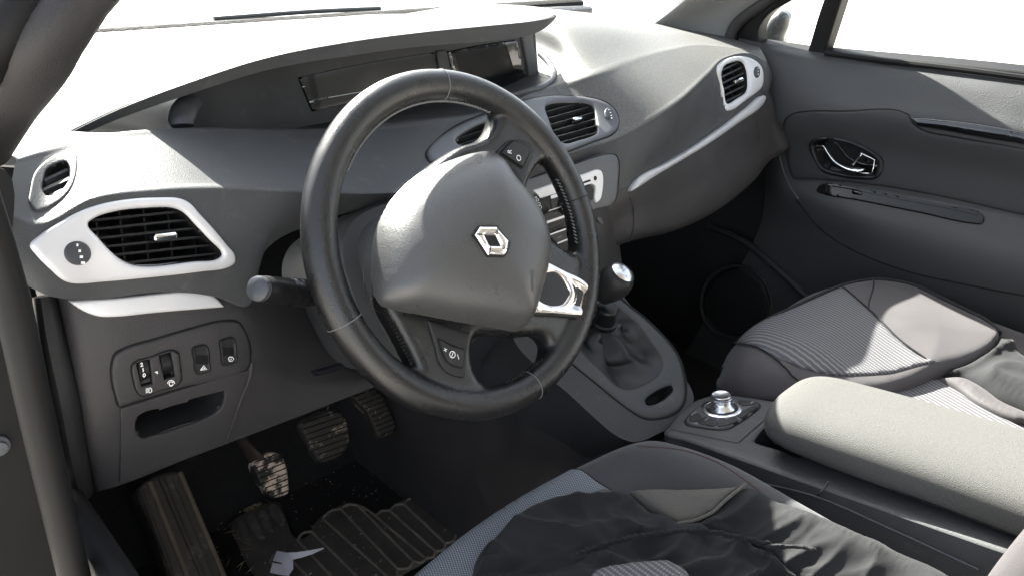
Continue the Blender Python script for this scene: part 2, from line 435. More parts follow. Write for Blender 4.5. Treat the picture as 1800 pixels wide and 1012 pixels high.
def stroke(mb, pts, mp, w, m, h=.0005):
    """thin flat line drawn on a map (metres width)"""
    r = mp([tuple(p[:2]) for p in pts]); V = [a+n*h for a, n in r]; n = [q[1] for q in r]; A = []
    for i in range(len(V)):
        t = (V[min(i+1, len(V)-1)]-V[max(i-1, 0)]).normalized(); s_ = t.cross(n[i]).normalized()*w/2; A += [V[i]+s_, V[i]-s_]
    mb.add(A, [(2*i, 2*i+1, 2*i+3, 2*i+2) for i in range(len(V)-1)], m); return mb
def circ(c, r, n=20, a0=0, a1=2*math.pi, sy=1.):
    return [(c[0]+r*math.cos(a0+(a1-a0)*i/n), c[1]+r*sy*math.sin(a0+(a1-a0)*i/n)) for i in range(n+(0 if abs(a1-a0-2*math.pi) < 1e-6 else 1))]
def lerp(a, b, t): return tuple(a[i]+(b[i]-a[i])*t for i in range(2))
# =================================================================== DASHBOARD
dash = thing('dashboard', 'dark grey plastic car dashboard with white-rimmed side vents and hooded central displays', 'dashboard', (0, .3, .8))
def crisp(rows, ks, f=.10):
    """sharpen chosen rows by bracketing them"""
    out = []
    for i, r in enumerate(rows):
        if i in ks:
            if i > 0: out.append([Vector(a).lerp(Vector(b), f) for a, b in zip(r, rows[i-1])])
            out.append(r)
            if i < len(rows)-1: out.append([Vector(a).lerp(Vector(b), f) for a, b in zip(r, rows[i+1])])
        else: out.append(r)
    return out
V3 = Vector
cols = [  # R0, R1, S, K, M, B
 (V3((-.765, .80, .845)), V3((-.775, .40, .868)), Yy(28, 280, .17), Yy(10, 375, .115), Yy(13, 440, .11), Yy(50, 503, .11)),
 (V3((-.73, .80, .85)), V3((-.73, .38, .872)), Yy(85, 262, .20), Yy(62, 398, .118), Yy(62, 452, .108), Yy(88, 520, .105)),
 (V3((-.66, .80, .85)), V3((-.66, .36, .855)), Yy(170, 240, .22), Yy(160, 352, .125), Yy(160, 440, .115), Yy(168, 525, .115)),
 (V3((-.58, .80, .84)), V3((-.58, .36, .83)), Yy(270, 228, .24), Yy(270, 337, .135), Yy(270, 425, .12), Yy(283, 513, .12)),
 (V3((-.50, .80, .83)), V3((-.51, .385, .812)), Yy(370, 225, .25), Yy(375, 333, .145), Yy(370, 425, .13), Yy(375, 520, .125)),
 (V3((-.42, .80, .82)), V3((-.43, .42, .80)), Yy(480, 227, .26), Yy(475, 336, .15), Yy(450, 400, .14), Yy(437, 537, .13)),
 (V3((-.35, .80, .82)), V3((-.36, .43, .798)), Yy(560, 227, .27), Yy(545, 338, .155), Yy(500, 385, .15), Yy(465, 442, .15)),
 (V3((-.27, .80, .82)), V3((-.29, .43, .796)), Yy(640, 222, .28), Yy(640, 341, .165), Yy(600, 362, .165), Yy(555, 392, .165)),
 (V3((-.19, .80, .82)), V3((-.20, .43, .797)), Yy(740, 211, .29), Yy(740, 337, .175), Yy(720, 350, .18), Yy(700, 360, .185)),
 (V3((-.10, .80, .83)), V3((-.11, .43, .800)), Yy(850, 196, .31), Yy(860, 325, .19), Yy(855, 350, .195), Yy(850, 380, .2)),
 (V3((-.00, .80, .84)), V3((.02, .435, .804)), Yy(922, 170, .33), Yy(965, 283, .20), Yy(950, 330, .205), Yy(940, 398, .21)),
 (V3((.07, .80, .85)), V3((.078, .43, .812)), Yy(958, 154, .342), Yy(1022, 263, .207), Yy(1012, 320, .207), Yy(992, 385, .21)),
 (V3((.11, .82, .89)), Yy(975, 100, .425), Yy(990, 148, .335), X(1085, 243, .10), X(1080, 300, .09), X(1052, 367, .055)),
 (V3((.20, .85, .90)), V3((.20, .46, .893)), X(1050, 130, .15), X(1130, 220, .16), X(1112, 285, .13), X(1106, 328, .12)),
 (V3((.32, .86, .90)), V3((.32, .47, .893)), X(1115, 105, .28), X(1190, 181, .26), X(1180, 228, .245), X(1164, 287, .23)),
 (V3((.45, .86, .89)), V3((.45, .48, .878)), X(1178, 88, .41), X(1245, 130, .42), X(1240, 186, .40), X(1225, 247, .36)),
 (V3((.55, .84, .88)), V3((.55, .47, .865)), X(1232, 80, .53), X(1273, 103, .53), X(1282, 157, .53), X(1281, 211, .50)),
 (V3((.64, .80, .87)), V3((.63, .46, .855)), X(1295, 86, .62), X(1320, 95, .635), X(1338, 130, .645), X(1338, 168, .64)),
 (V3((.70, .76, .86)), V3((.69, .44, .845)), X(1335, 92, .68), X(1345, 108, .675), X(1354, 138, .668), X(1349, 166, .665)),
]
cols.append(tuple(p+V3((.07, .04, 0)) for p in cols[-1]))
rows = [[c[i] for c in cols] for i in range(6)]; rows.insert(0, [p+V3((0, .16, -.07)) for p in rows[0]])
# roll under at the bottom
rows.append([p+V3((0, .03, -.006)) for p in rows[6]])
rows = crisp(rows, (3, 4, 6), .10)
dV, dF, dsh = grid(rows, 9, 9)
SD = Surf([tuple(v) for v in dV], dF); mD = surfmap(SD)

def Zl(p): return Q(p, 0, 320, 3.374)          # left vent zoom
def Zr(p): return Q(p, 900, 0, 2.976)          # right / centre vents zoom
LV_in = Zl([(518, 250), (560, 215), (680, 175), (850, 155), (1020, 155), (1080, 180), (1150, 250), (1230, 335), (1312, 430), (1285, 456), (1150, 470), (900, 498), (800, 493), (730, 468), (660, 415), (580, 330)])
LV_out = Zl([(176, 375), (240, 310), (350, 240), (480, 170), (620, 125), (780, 100), (940, 92), (1060, 97), (1120, 125), (1180, 190), (1260, 275), (1340, 370), (1388, 430), (1388, 478), (1345, 508), (1200, 530), (900, 563), (600, 590), (430, 600), (370, 580), (300, 520), (220, 440)])
RV_in = Zr([(1090, 385), (1105, 350), (1150, 328), (1195, 325), (1215, 350), (1228, 430), (1222, 480), (1170, 520), (1120, 545), (1105, 480)])
RV_out = Zr([(1072, 350), (1110, 315), (1160, 298), (1220, 300), (1275, 325), (1305, 360), (1312, 425), (1300, 462), (1230, 520), (1140, 580), (1122, 580), (1110, 540), (1090, 450)])
CR_in = Zr([(175, 562), (220, 546), (300, 543), (380, 545), (415, 562), (438, 640), (440, 700), (420, 715), (350, 738), (270, 755), (225, 715), (195, 640)])
CL_in = [(800, 250), (820, 233), (860, 214), (880, 208), (905, 205), (925, 225), (900, 245), (860, 240), (806, 256)]
CP_out = [(749, 270), (763, 249), (803, 222), (853, 201), (900, 184), (950, 172), (1001, 170), (1041, 174), (1068, 183), (1083, 198), (1088, 218), (1080, 233), (1040, 250), (1001, 265), (940, 285), (860, 300), (800, 295), (756, 284)]
TV_in = [(76, 318), (82, 300), (98, 290), (116, 286), (123, 300), (118, 322), (104, 338), (82, 345), (74, 334)]
dF2 = cutfaces(dV, dF, [np.array(cr(LV_in, 4)), np.array(cr(RV_in, 4)), np.array(cr(CR_in, 4)), np.array(cr(CL_in, 4)), np.array(cr(TV_in, 4))])
mb = MB(); padf = [(f[0]//dsh[1] < 63 and f[0] % dsh[1] >= 104) for f in dF2]
mb.add(dV, [f for f, q in zip(dF2, padf) if not q], 'dash'); mb.mi += [1]*sum(padf); mb.f += [tuple(f) for f, q in zip(dF2, padf) if q]; mb.mats.append(M['pad'])
body = mb.build('dash_panel', dash, 60)

def pocket(mb, outl, mp, depth, m, shrink=.75):
    O = cr(outl, 4); r = mp([tuple(p) for p in O]); c = sum((a for a, _ in r), V3())/len(r); nn = sum((b for _, b in r), V3()).normalized()
    A = [a+nn*.001 for a, _ in r]; B = [c+(a-c)*shrink-nn*depth for a, _ in r]; n = len(A)
    mb.add(A+B, [(i, (i+1) % n, n+(i+1) % n, n+i) for i in range(n)]+[tuple(range(n, 2*n))], m)
def slats(parent, outl, mp, n, axis_px, m='black', depth=.007, th=.0016, cross=5, first=.08, last=.92, name='slat', back=.004):
    """blades following the direction axis_px across the opening (each its own piece)"""
    O = cr(outl, 6); d = np.array(axis_px, float); d /= np.linalg.norm(d); q = np.array([-d[1], d[0]]); pr = O@q; lo, hi = pr.min(), pr.max(); out = []
    r = mp([tuple(p) for p in O]); nn = sum((b for _, b in r), V3()).normalized()
    for i in range(n):
        w = lo+(hi-lo)*(first+(last-first)*i/(n-1)); s_ = pr-w; xs = []
        for j in range(len(O)):
            a, b = s_[j], s_[(j+1) % len(O)]
            if a*b < 0: xs.append((O[j]+(O[(j+1) % len(O)]-O[j])*a/(a-b))@d)
        if len(xs) < 2: continue
        a, b = min(xs), max(xs); pts = [d*(a+(b-a)*k/8)+q*w for k in range(9)]
        h = mp([tuple(p) for p in pts]); dn = (V3((0, 0, 1))-nn*nn.z).normalized(); mbb = MB(); V = []
        for (p, _) in h:
            c0 = p-nn*back; V += [c0+dn*th*.6, c0-dn*th*.6+nn*.0006, c0-nn*depth-dn*(th*.6+.0018), c0-nn*depth+dn*(th*.6-.0018)]
        F = [(4*k+a_, 4*k+(a_+1) % 4, 4*k+4+(a_+1) % 4, 4*k+4+a_) for k in range(8) for a_ in range(4)]+[(0, 1, 2, 3), (35, 34, 33, 32)]
        mbb.add(V, F, m); mbb.build(name, parent)
    lo, hi = (O@d).min(), (O@d).max()
    for i in range(cross):                                # the vertical blades deeper in the duct
        mbb = MB()
        w = lo+(hi-lo)*((i+.7)/(cross+.4)); s_ = O@d-w; xs = []
        for j in range(len(O)):
            a, b = s_[j], s_[(j+1) % len(O)]
            if a*b < 0: xs.append((O[j]+(O[(j+1) % len(O)]-O[j])*a/(a-b))@q)
        if len(xs) < 2: continue
        a, b = min(xs), max(xs); h = mp([tuple(q*a+d*w), tuple(q*b+d*w)]); A, B = h[0][0]-nn*.014, h[1][0]-nn*.014; sd = nn.cross(B-A).normalized()*.0008
        mbb.add([A+sd, A-sd, B-sd, B+sd, A+sd-nn*.02, A-sd-nn*.02, B-sd-nn*.02, B+sd-nn*.02], [(0, 1, 2, 3), (0, 3, 7, 4), (1, 5, 6, 2), (4, 7, 6, 5), (0, 4, 5, 1), (2, 6, 7, 3)], m); mbb.build('duct_blade', parent)
def vent_tab(parent, mp, c, dx, dy, w, hh, m='chrome'):
    r = mp([c])[0]; a = mp([(c[0]+dx, c[1]+dy)])[0][0]-r[0]; a.normalize(); n = r[1]; b = n.cross(a)
    mb = MB(); box(mb, r[0]+n*.003, a*w/2, b*hh/2, n*.004, m, .3); box(mb, r[0]-n*.004, a*w*.8/2, b*hh*.6/2, n*.005, 'black', .1); mb.build('vent_tab', parent)
def dial(parent, mp, outl, dots, name='thumb_wheel'):
    mb = MB(); plate(mb, outl, mp, 'gloss' if 0 else 'panel_dial', .003, .004, -.003); 
    mb.build(name, parent)
M['panel_dial'] = mat('dial_plastic', (.045, .048, .055), .3)

# --- driver side vent
mb = MB(); plate(mb, LV_out, mD, 'silver', .0042, .0045, -.004, holes=[LV_in])
lv = mb.build('air_vent', dash, label='white rimmed driver side air vent'); mb = MB(); pocket(mb, LV_in, mD, .05, 'cavity'); mb.build('duct', lv)
slats(lv, LV_in, mD, 6, (600, -62), 'black', first=.13, last=.90)
vent_tab(lv, mD, (286, 416), 10, -1.2, .022, .006)
mb = MB(); plate(mb, circ((132, 444.5), 25, 18, sy=.86), mD, 'panel_dial', .0062, .002, 0, sp=5)
for (x, y, w) in ((437, 373, 1.6), (449, 405, 2.2), (458, 438, 2.9), (467, 471, 3.6)):
    q = Q([(x, y)], 0, 320, 3.374)[0]; stroke(mb, [(q[0]-w, q[1]), (q[0]+w, q[1])], mD, .0022, 'white', .0066)
mb.build('thumb_wheel', lv)
# --- passenger side vent
mb = MB(); plate(mb, RV_out, mD, 'silver', .005, .005, -.004, holes=[RV_in])
rv = mb.build('air_vent', dash, label='white rimmed passenger side air vent'); mb = MB(); pocket(mb, RV_in, mD, .05, 'cavity'); mb.build('duct', rv)
slats(rv, RV_in, mD, 6, (100, -48), 'dark', depth=.010, th=.003, cross=3, first=.10, last=.92)
vent_tab(rv, mD, Q([(1178, 425)], 900, 0, 2.976)[0], 10, -4, .03, .007)
mb = MB(); plate(mb, Q(circ((1270, 383), 17, 18, sy=1.8), 900, 0, 2.976), mD, 'panel_dial', .0075, .002, 0, sp=2)
for y in (365, 380, 395): q = Q([(1272, y)], 900, 0, 2.976)[0]; stroke(mb, [(q[0]-.8, q[1]), (q[0]+.8, q[1])], mD, .002, 'white', .008)
mb.build('thumb_wheel', rv)
# --- centre vents in one grey panel
mb = MB(); plate(mb, [(x+(1 if x > 900 else -2), y+(2 if y > 230 else -2)) for x, y in CP_out], mD, 'cavity', .0006, .0003, -.002, holes=[CL_in, CR_in]); mb.build('panel_gap', dash)
mb = MB(); plate(mb, CP_out, mD, 'panel', .004, .004, -.003, holes=[CL_in, CR_in])
cv = mb.build('centre_vent_panel', dash)
for o_ in (CL_in, CR_in):
    mb = MB(); pocket(mb, o_, mD, .045, 'cavity'); mb.build('duct', cv)
slats(cv, CR_in, mD, 6, (80, -22), 'dark', depth=.009, th=.0015, cross=4, first=.12, last=.90, back=.001)
slats(cv, CL_in, mD, 3, (80, -26), 'dark', depth=.009, th=.0015, cross=2, first=.25, last=.80, back=.001)
vent_tab(cv, mD, (1013, 212.5), 10, -3, .022, .006)
mb = MB(); plate(mb, Q(circ((500, 607), 24, 18, sy=1.45), 900, 0, 2.976), mD, 'panel_dial', .0065, .003, 0, sp=3)
for y, x in ((590, 503), (605, 510), (620, 514), (634, 515)): q = Q([(x, y)], 900, 0, 2.976)[0]; stroke(mb, [(q[0]-1.2, q[1]), (q[0]+1.2, q[1])], mD, .0018, 'white', .007)
mb.build('thumb_wheel', cv)
# --- small demister vent on the driver corner
mb = MB(); plate(mb, [(52, 335), (60, 305), (85, 280), (118, 268), (134, 272), (136, 292), (126, 330), (100, 358), (62, 372), (50, 355)], mD, 'dash', .0014, .002, -.002, holes=[TV_in])
tv = mb.build('demister_vent', dash); mb = MB(); pocket(mb, TV_in, mD, .04, 'cavity'); mb.build('duct', tv)
slats(tv, TV_in, mD, 3, (40, -18), 'dash', depth=.01, th=.003, cross=1, first=.22, last=.85)

# --- hood over the displays
hc = [((30, 292), (32, 296), .32, -.77), ((70, 263), (73, 268), .31, -.745), ((130, 231), (134, 241), .295, -.69), ((205, 195), (212, 208), .275, -.62), ((330, 147), (336, 165), .25, -.53), ((460, 105), (465, 125), .243, -.43), ((600, 77), (604, 100), .25, -.31),
      ((740, 58), (743, 82), .27, -.19), ((850, 47), (852, 74), .29, -.08), ((930, 39), (925, 64), .315, .0), ((965, 33), (957, 51), .345, .05), ((978, 28), (974, 36), .375, .085)]
H2 = [Yy(*a, y) for a, b, y, x in hc]; H3 = [Yy(*b, y+.004) for a, b, y, x in hc]
H1 = [V3((x+.02, .50+.03*i/11, h.z-.012-(.01 if i < 2 else 0))) for i, (h, (a, b, y, x)) in enumerate(zip(H2, hc))]
H0 = [V3((x+.05, .80, .905 if i > 2 else .885)) for i, (a, b, y, x) in enumerate(hc)]
H0[-1] = V3((.16, .70, .905)); H0[-2] = V3((.11, .75, .905)); H1[-1] = V3((.13, .52, .903)); H1[-2] = V3((.09, .52, .912))
H4 = [p+V3((.005, .06, -.006)) for p in H3]; H5 = [V3((h.x+.03, .47, h.z-.006)) for h in H3]
H1b = [a.lerp(b, .55) for a, b in zip(H1, H2)]
for a in H1b[2:]: a.z += .003
hrows = crisp([H0, H1, H1b, H2, H3, H4, H5], (3, 4), .06)
hV, hF, hsh = grid(hrows, 9, 8); hV2, hF2 = shell(hV, hF, hsh, .003)
mb = MB(); mb.add(hV2, hF2, 'dash'); hood = mb.build('display_hood', dash, 50)

# --- recessed display wall
W_b = [(335, 224, .30), (350, 222, .33), (440, 219, .375), (540, 219, .425), (650, 222, .435), (780, 205, .435), (860, 190, .435), (925, 168, .43), (948, 152, .42)]
W_t = [(318, 190, .30), (338, 165, .33), (428, 128, .385), (515, 100, .435), (650, 85, .445), (765, 70, .445), (850, 58, .445), (905, 50, .44), (940, 48, .432)]
wr = [[Yy(*p) for p in W_t], [Yy(a[0]*.5+b[0]*.5, a[1]*.5+b[1]*.5, a[2]*.5+b[2]*.5) for a, b in zip(W_t, W_b)], [Yy(*p) for p in W_b], [Yy(*p)+V3((0, 0, -.03)) for p in W_b]]
wV, wF, wsh = grid(wr, 8, 6); SWl = Surf([tuple(v) for v in wV], wF); mW = surfmap(SWl)
wV2, wF2 = shell(wV, wF, wsh, .006); mb = MB(); mb.add(wV2, wF2, 'dash'); wall = mb.build('display_housing', dash)
mb = MB(); tube(mb, [Yy(321, 222, .285), Yy(320, 212, .288), Yy(324, 195, .295), Yy(336, 178, .31)], [.012, .014, .014, .012], 'panel', 16, n=5, sc=(1, .7)); mb.build('housing_end_cap', dash)
mb = MB(); plate(mb, [(523, 137, 1), (640, 112), (762, 92, 1), (776, 150, 1), (660, 172), (548, 197, 1)], mW, 'screen', .002, .001, -.001)
dsp = mb.build('instrument_display', dash)
pm = planemap(Yy(600, 170, .425), (1, 0, 0), (0, 0, 1))
mb = MB(); stroke(mb, [(541.5, 180), (549, 178.6)], mW, .002, 'white', .0028); stroke(mb, [(575, 172), (640, 160.5), (700, 150), (765, 140)], mW, .0010, 'white', .0028)
a, b = pm.px([(548.5, 178.4)])[0][:2], pm.px([(575, 172.5)])[0][:2]
textmesh(mb, 'TFT DISPLAY', pm, ((a[0]+b[0])/2, (a[1]+b[1])/2+.0004), .0042, math.atan2(b[1]-a[1], b[0]-a[0]), 'grey', .0005)
stroke(mb, [(529, 153.5), (534, 152.5)], mW, .001, 'white', .0028); mb.build('display_marking', dsp)
mb = MB(); plate(mb, [(784, 91, 1), (840, 80), (908, 70, 1), (930, 152, 1), (880, 166), (808, 184, 1)], mW, 'gloss', .003, .002, -.001)
nav = mb.build('navigation_screen', dash)
mb = MB(); plate(mb, [(792, 95, 1), (840, 86), (888, 77, 1), (911, 152, 1), (870, 163), (812, 178, 1)], mW, 'screen', .0036, .0005, .002); mb.build('screen_pane', nav)
mb = MB(); plate(mb, [(912, 60, 1), (930, 52), (939, 85), (945, 122), (940, 142), (930, 154, 1), (922, 110)], planemap(Yy(930, 110, .40), (1, -.6, 0), (0, 0, 1)) if 0 else mW, 'panel', .006, .006, -.004, sp=4); mb.build('screen_side_cap', dash)
# light curled rim round the screen corner
mb = MB(); r = mD([tuple(p) for p in cr([(950, 96), (962, 108), (973, 126), (972, 141), (958, 152), (930, 162), (900, 170), (880, 176)], 6, False)]); tube(mb, [a_+n_*.001 for a_, n_ in r], .0055, 'panel', 10); mb.build('recess_rim', dash)
mb = MB(); plate(mb, [(764, 90, 1), (783, 88, 1), (806, 184, 1), (779, 190, 1)], mW, 'dash', .004, .002, -.001); mb.build('screen_divider', dash)

# --- trim strips
mb = MB(); LS = Zl([(405, 698, 1), (550, 690), (700, 683), (1000, 650), (1120, 638), (1200, 645), (1275, 685), (1325, 740, 1), (900, 775), (680, 797), (580, 794), (480, 755)])
# --- knee panel below the driver vent
kc = [((60, 500, .20), (92, 700, .19), (118, 868, .20)), ((92, 515, .16), (122, 700, .15), (158, 866, .165)), ((112, 518, .135), (148, 690, .125), (176, 862, .145)), ((160, 521, .125), (190, 690, .118), (214, 851, .135)),
      ((284, 508, .127), (300, 650, .117), (310, 813, .135)), ((385, 520, .133), (402, 640, .12), (404, 777, .14)), ((430, 538, .137), (445, 640, .13), (500, 741, .15)),
      ((470, 545, .17), (520, 650, .16), (620, 694, .17)), ((560, 560, .24), (640, 640, .21), (760, 640, .22))]
kr = [[Yy(*c[i]) for c in kc] for i in range(3)]; kr.insert(0, [p+V3((0, .012, .02)) for p in kr[0]]); kr.append([p+V3((0, .02, -.002)) for p in kr[-1]]); kr.append([p+V3((0, .16, .03)) for p in kr[-2]])
kr = crisp(kr, (3,), .06); kV, kF, ksh = grid(kr, 8, 8); SK = Surf([tuple(v) for v in kV], kF); mK = surfmap(SK)
def joinS(*ss):
    V, F = [], []
    for q in ss: o_ = len(V); V += list(q.V); F += [tuple(i+o_ for i in f) for f in q.F]
    return surfmap(Surf(V, F))
mDK = joinS(SD, SK)
def Zk(p): return Q(p, 0, 540, 3.162)
PK = Zk([(752, 612), (780, 582), (900, 548), (1100, 490), (1238, 455, 1), (1240, 500), (1215, 560), (1130, 612), (1000, 660), (850, 705), (785, 717), (755, 690)])
LW1 = Zk([(750, 300, 1), (820, 280, 1), (836, 412, 1), (778, 428, 1)]); LW2 = Zk([(875, 262, 1), (938, 243, 1), (960, 370, 1), (905, 388, 1)])
mb = MB(); mb.add(kV, cutfaces(kV, kF, [np.array(cr(PK, 4)), np.array(cr(LW1, 4)), np.array(cr(LW2, 4))]), 'lower'); knee = mb.build('knee_panel', dash, 60)
mb = MB(); plate(mb, LS, mK, 'silver', .004, .003, -.006); mb.build('trim_strip', dash)
SWO = Zk([(625, 420), (620, 330), (640, 262), (700, 225), (860, 178), (1050, 122), (1250, 77), (1320, 85), (1355, 130), (1385, 230), (1372, 334), (1000, 442), (662, 547, 1), (640, 480)])
mb = MB(); plate(mb, [(x+dx, y+dy) for (x, y, *_), (dx, dy) in zip(SWO, [(-3, 0), (-3, -1), (-2, -3), (-1, -3), (0, -3), (0, -3), (0, -3), (1, -3), (2, -2), (3, 0), (2, 1), (0, 1), (-2, 1), (-3, 0)])], mK, 'cavity', .0008, .0004, -.002, holes=[LW1, LW2]); mb.build('panel_gap', dash)
mb = MB(); plate(mb, SWO, mK, 'lower', .0030, .0028, -.002, holes=[LW1, LW2]); sw = mb.build('switch_panel', dash)
DRW = Zk([(665, 552, 1), (1000, 448), (1370, 340, 1), (1362, 420), (1335, 480), (1290, 610), (1242, 757, 1), (950, 860), (662, 968, 1), (666, 760)])
mb = MB(); plate(mb, DRW, mK, 'lower', .0032, .0010, -.002, holes=[PK], sp=2.6); drw = mb.build('storage_drawer', dash); mb = MB(); pocket(mb, PK, mK, .07, 'dark', .9); mb.build('pocket', drw)
mb = MB(); plate(mb, Zk([(1242, 757, 1), (1290, 610), (1335, 480), (1370, 400), (1395, 300), (1408, 330), (1380, 430), (1330, 560), (1262, 757, 1)]), mK, 'lower', .0028, .003, -.002, sp=4); mb.build('panel_edge', dash)
MOD = Zk([(718, 320), (730, 298), (830, 262), (950, 226), (985, 240), (998, 300), (1004, 395), (985, 420), (880, 455), (775, 486), (748, 462), (728, 400)])
mb = MB(); plate(mb, [(x*1.0, y) for x, y in MOD], mK, 'cavity', .0036, .0003, 0, holes=[LW1, LW2]); plate(mb, [((x-273)*.955+273, (y-653)*.955+653) for x, y in MOD], mK, 'lower', .005, .0015, 0, holes=[LW1, LW2]); mod = mb.build('dimmer_module', sw)
for o_, c in ((LW1, (795, 350)), (LW2, (918, 315))):
    mb = MB(); pocket(mb, o_, mK, .012, 'cavity', .95)
    q = Q([c], 0, 540, 3.162)[0]; r = mK([q])[0]; ax = (mK([(q[0]+8, q[1]-2.2)])[0][0]-r[0]).normalized()
    lathe(mb, [(.0126, -.0048), (.0134, -.004), (.0134, .004), (.0126, .0048)], r[0]-r[1]*.0092, ax, 'black', 40); mb.build('thumb_roller', sw)
pk_o = mK([Q([(900, 400)], 0, 540, 3.162)[0]])[0]; exk = (mK([Q([(1000, 372)], 0, 540, 3.162)[0]])[0][0]-mK([Q([(800, 430)], 0, 540, 3.162)[0]])[0][0]).normalized()
pmK = planemap(pk_o[0]+pk_o[1]*.0055, exk, pk_o[1].cross(exk)); 
def kpx(*c): return pmK.px(Q([c], 0, 540, 3.162))[0][:2]
mb = MB()
for s_, c, z in (('2', (788, 318), .0055), ('1', (796, 348), .0055), ('0', (802, 377), .0055)): textmesh(mb, s_, pmK, kpx(*c), z, 0, 'white', -.0002, .00015)
a, b, c_ = kpx(857, 357), kpx(875, 350), kpx(877, 368); mb.add([pmK.o+pmK.ex*q[0]+pmK.ey*q[1]+pmK.n*.0005 for q in (a, b, c_)], [(0, 1, 2)], 'white')
def kq(pts): return Q(pts, 0, 540, 3.162)
stroke(mb, kq([(812, 434), (820, 430), (828, 438), (828, 450), (820, 457), (813, 455), (812, 434)]), mK, .0009, 'white', .006)
for k in range(4): stroke(mb, kq([(795, 436+k*7), (808, 433+k*7)]), mK, .0008, 'white', .006)
stroke(mb, kq(circ((936, 408), 11, 14)), mK, .0009, 'white', .006); stroke(mb, kq(circ((936, 408), 19, 12, math.pi*1.0, math.pi*2)), mK, .0009, 'white', .006); stroke(mb, kq([(930, 420), (944, 417)]), mK, .0014, 'white', .006)
mb.build('symbols', sw)
for o_, nm in ((Zk([(1063, 222), (1080, 212), (1130, 204), (1143, 215), (1155, 300), (1158, 340), (1140, 350), (1090, 360), (1078, 350), (1070, 290)]), 'a'), (Zk([(1213, 182), (1230, 172), (1275, 163), (1288, 172), (1300, 250), (1302, 292), (1285, 302), (1235, 314), (1225, 306), (1218, 250)]), 'b')):
    mb = MB(); plate(mb, [((x-np.mean([q[0] for q in o_]))*1.12+np.mean([q[0] for q in o_]), (y-np.mean([q[1] for q in o_]))*1.06+np.mean([q[1] for q in o_])) for x, y in o_], mK, 'cavity', .0036, .0002, 0, sp=4); plate(mb, o_, mK, 'dark', .0052, .0014, 0, sp=3, disp=lambda p, d, y0=min(q[1] for q in o_), y1=max(q[1] for q in o_): -.0018*np.sin(np.clip((p[:, 1]-y0)/(y1-y0), 0, 1)*math.pi)*(d > .001))
    if nm == 'a':
        stroke(mb, kq([(1100, 334), (1117, 310), (1135, 330), (1100, 334)]), mK, .0009, 'white', .0058); stroke(mb, kq([(1110, 330), (1117, 320), (1125, 328)]), mK, .0009, 'white', .0058)
    else:
        stroke(mb, kq([(1250, 272), (1258, 266), (1272, 268), (1279, 278), (1270, 288), (1256, 288), (1250, 272)]), mK, .0009, 'white', .0058); stroke(mb, kq([(1260, 282), (1264, 274), (1268, 281)]), mK, .0008, 'white', .0058)
    mb.build('push_button', sw)
# dash end strips beside the knee panel
mb = MB()
tube(mb, [Yy(*p) for p in [(78, 520, .15), (92, 600, .14), (112, 690, .135), (128, 780, .14), (146, 866, .15)]], [.010, .012, .013, .012, .010], 'dark', 12, n=6, sc=(.9, 1.2)); mb.build('end_moulding', dash)
mb = MB(); tube(mb, [Yy(*p) for p in [(36, 480, .13), (60, 600, .12), (84, 730, .12), (108, 868, .13)]], [.006]*4, 'panel', 10, n=6, sc=(.6, 1.5)); mb.build('end_strip', dash)

# --- passenger side lower dash with glove box
gc = [((1045, 372, .045), (1052, 410, .06), (1050, 445, .07)), ((1106, 326, .12), (1112, 372, .13), (1115, 418, .14)), ((1164, 286, .23), (1182, 348, .25), (1192, 400, .27)), ((1225, 246, .36), (1247, 306, .38), (1262, 368, .41)),
      ((1281, 210, .50), (1307, 262, .53), (1325, 318, .56)), ((1338, 167, .63), (1352, 222, .645), (1362, 275, .66)), ((1352, 165, .668), (1366, 215, .68), (1385, 262, .69))]
gc = [tuple(c) for c in gc]
gr = [[X(*c[i]) for c in gc] for i in range(3)]; gr = [r_+[r_[-1]+V3((.08, .05, 0))] for r_ in gr]; gr.insert(0, [p+V3((0, .015, .012)) for p in gr[0]]); gr.append([p+V3((.0, .07, -.03)) for p in gr[-1]]); gr.append([p+V3((.0, .25, -.02)) for p in gr[-2]])
gV, gF, gsh = grid(gr, 9, 8); SG = Surf([tuple(v) for v in gV], gF); mG = surfmap(SG)
mb = MB(); mb.add(gV, gF, 'lower'); glove = mb.build('glove_box', dash, 60)
mb = MB(); stroke(mb, [(1106, 346), (1112, 365), (1114, 385), (1112, 405), (1106, 428)], mG, .0016, 'cavity', .0006); mb.build('lid_gap', glove); mb = MB(); stroke(mb, [(1323, 198), (1332, 225), (1335, 250)], mG, .0014, 'cavity', .0006); mb.build('lid_gap', glove)
RS = [(1103, 337, 1), (1112, 320), (1126, 308), (1165, 288), (1210, 262), (1260, 228), (1310, 190), (1338, 169), (1343, 172), (1336, 188), (1300, 215), (1250, 250), (1200, 281), (1150, 310)]
mb = MB(); plate(mb, [(x, y-0) for x, y, *r in RS], mG, 'silverdull', .009, .005, -.006, sp=4); mb.build('trim_strip', dash)
# --- centre stack below the radio
cr_ = [[Yy(*p) for p in r] for r in [[(820, 330, .235), (900, 325, .225), (985, 330, .21), (1060, 350, .20), (1075, 360, .22)], [(830, 420, .23), (900, 420, .215), (985, 410, .2), (1062, 400, .19), (1085, 405, .22)], [(850, 520, .22), (920, 510, .205), (1000, 500, .19), (1065, 480, .185), (1095, 480, .22)], [(880, 640, .2), (940, 620, .19), (1010, 600, .18), (1070, 560, .18), (1100, 550, .22)]]]
cV, cF, csh = grid(cr_, 8, 8); mb = MB(); mb.add(cV, cF, 'lower'); mb.build('centre_stack', dash, 60)
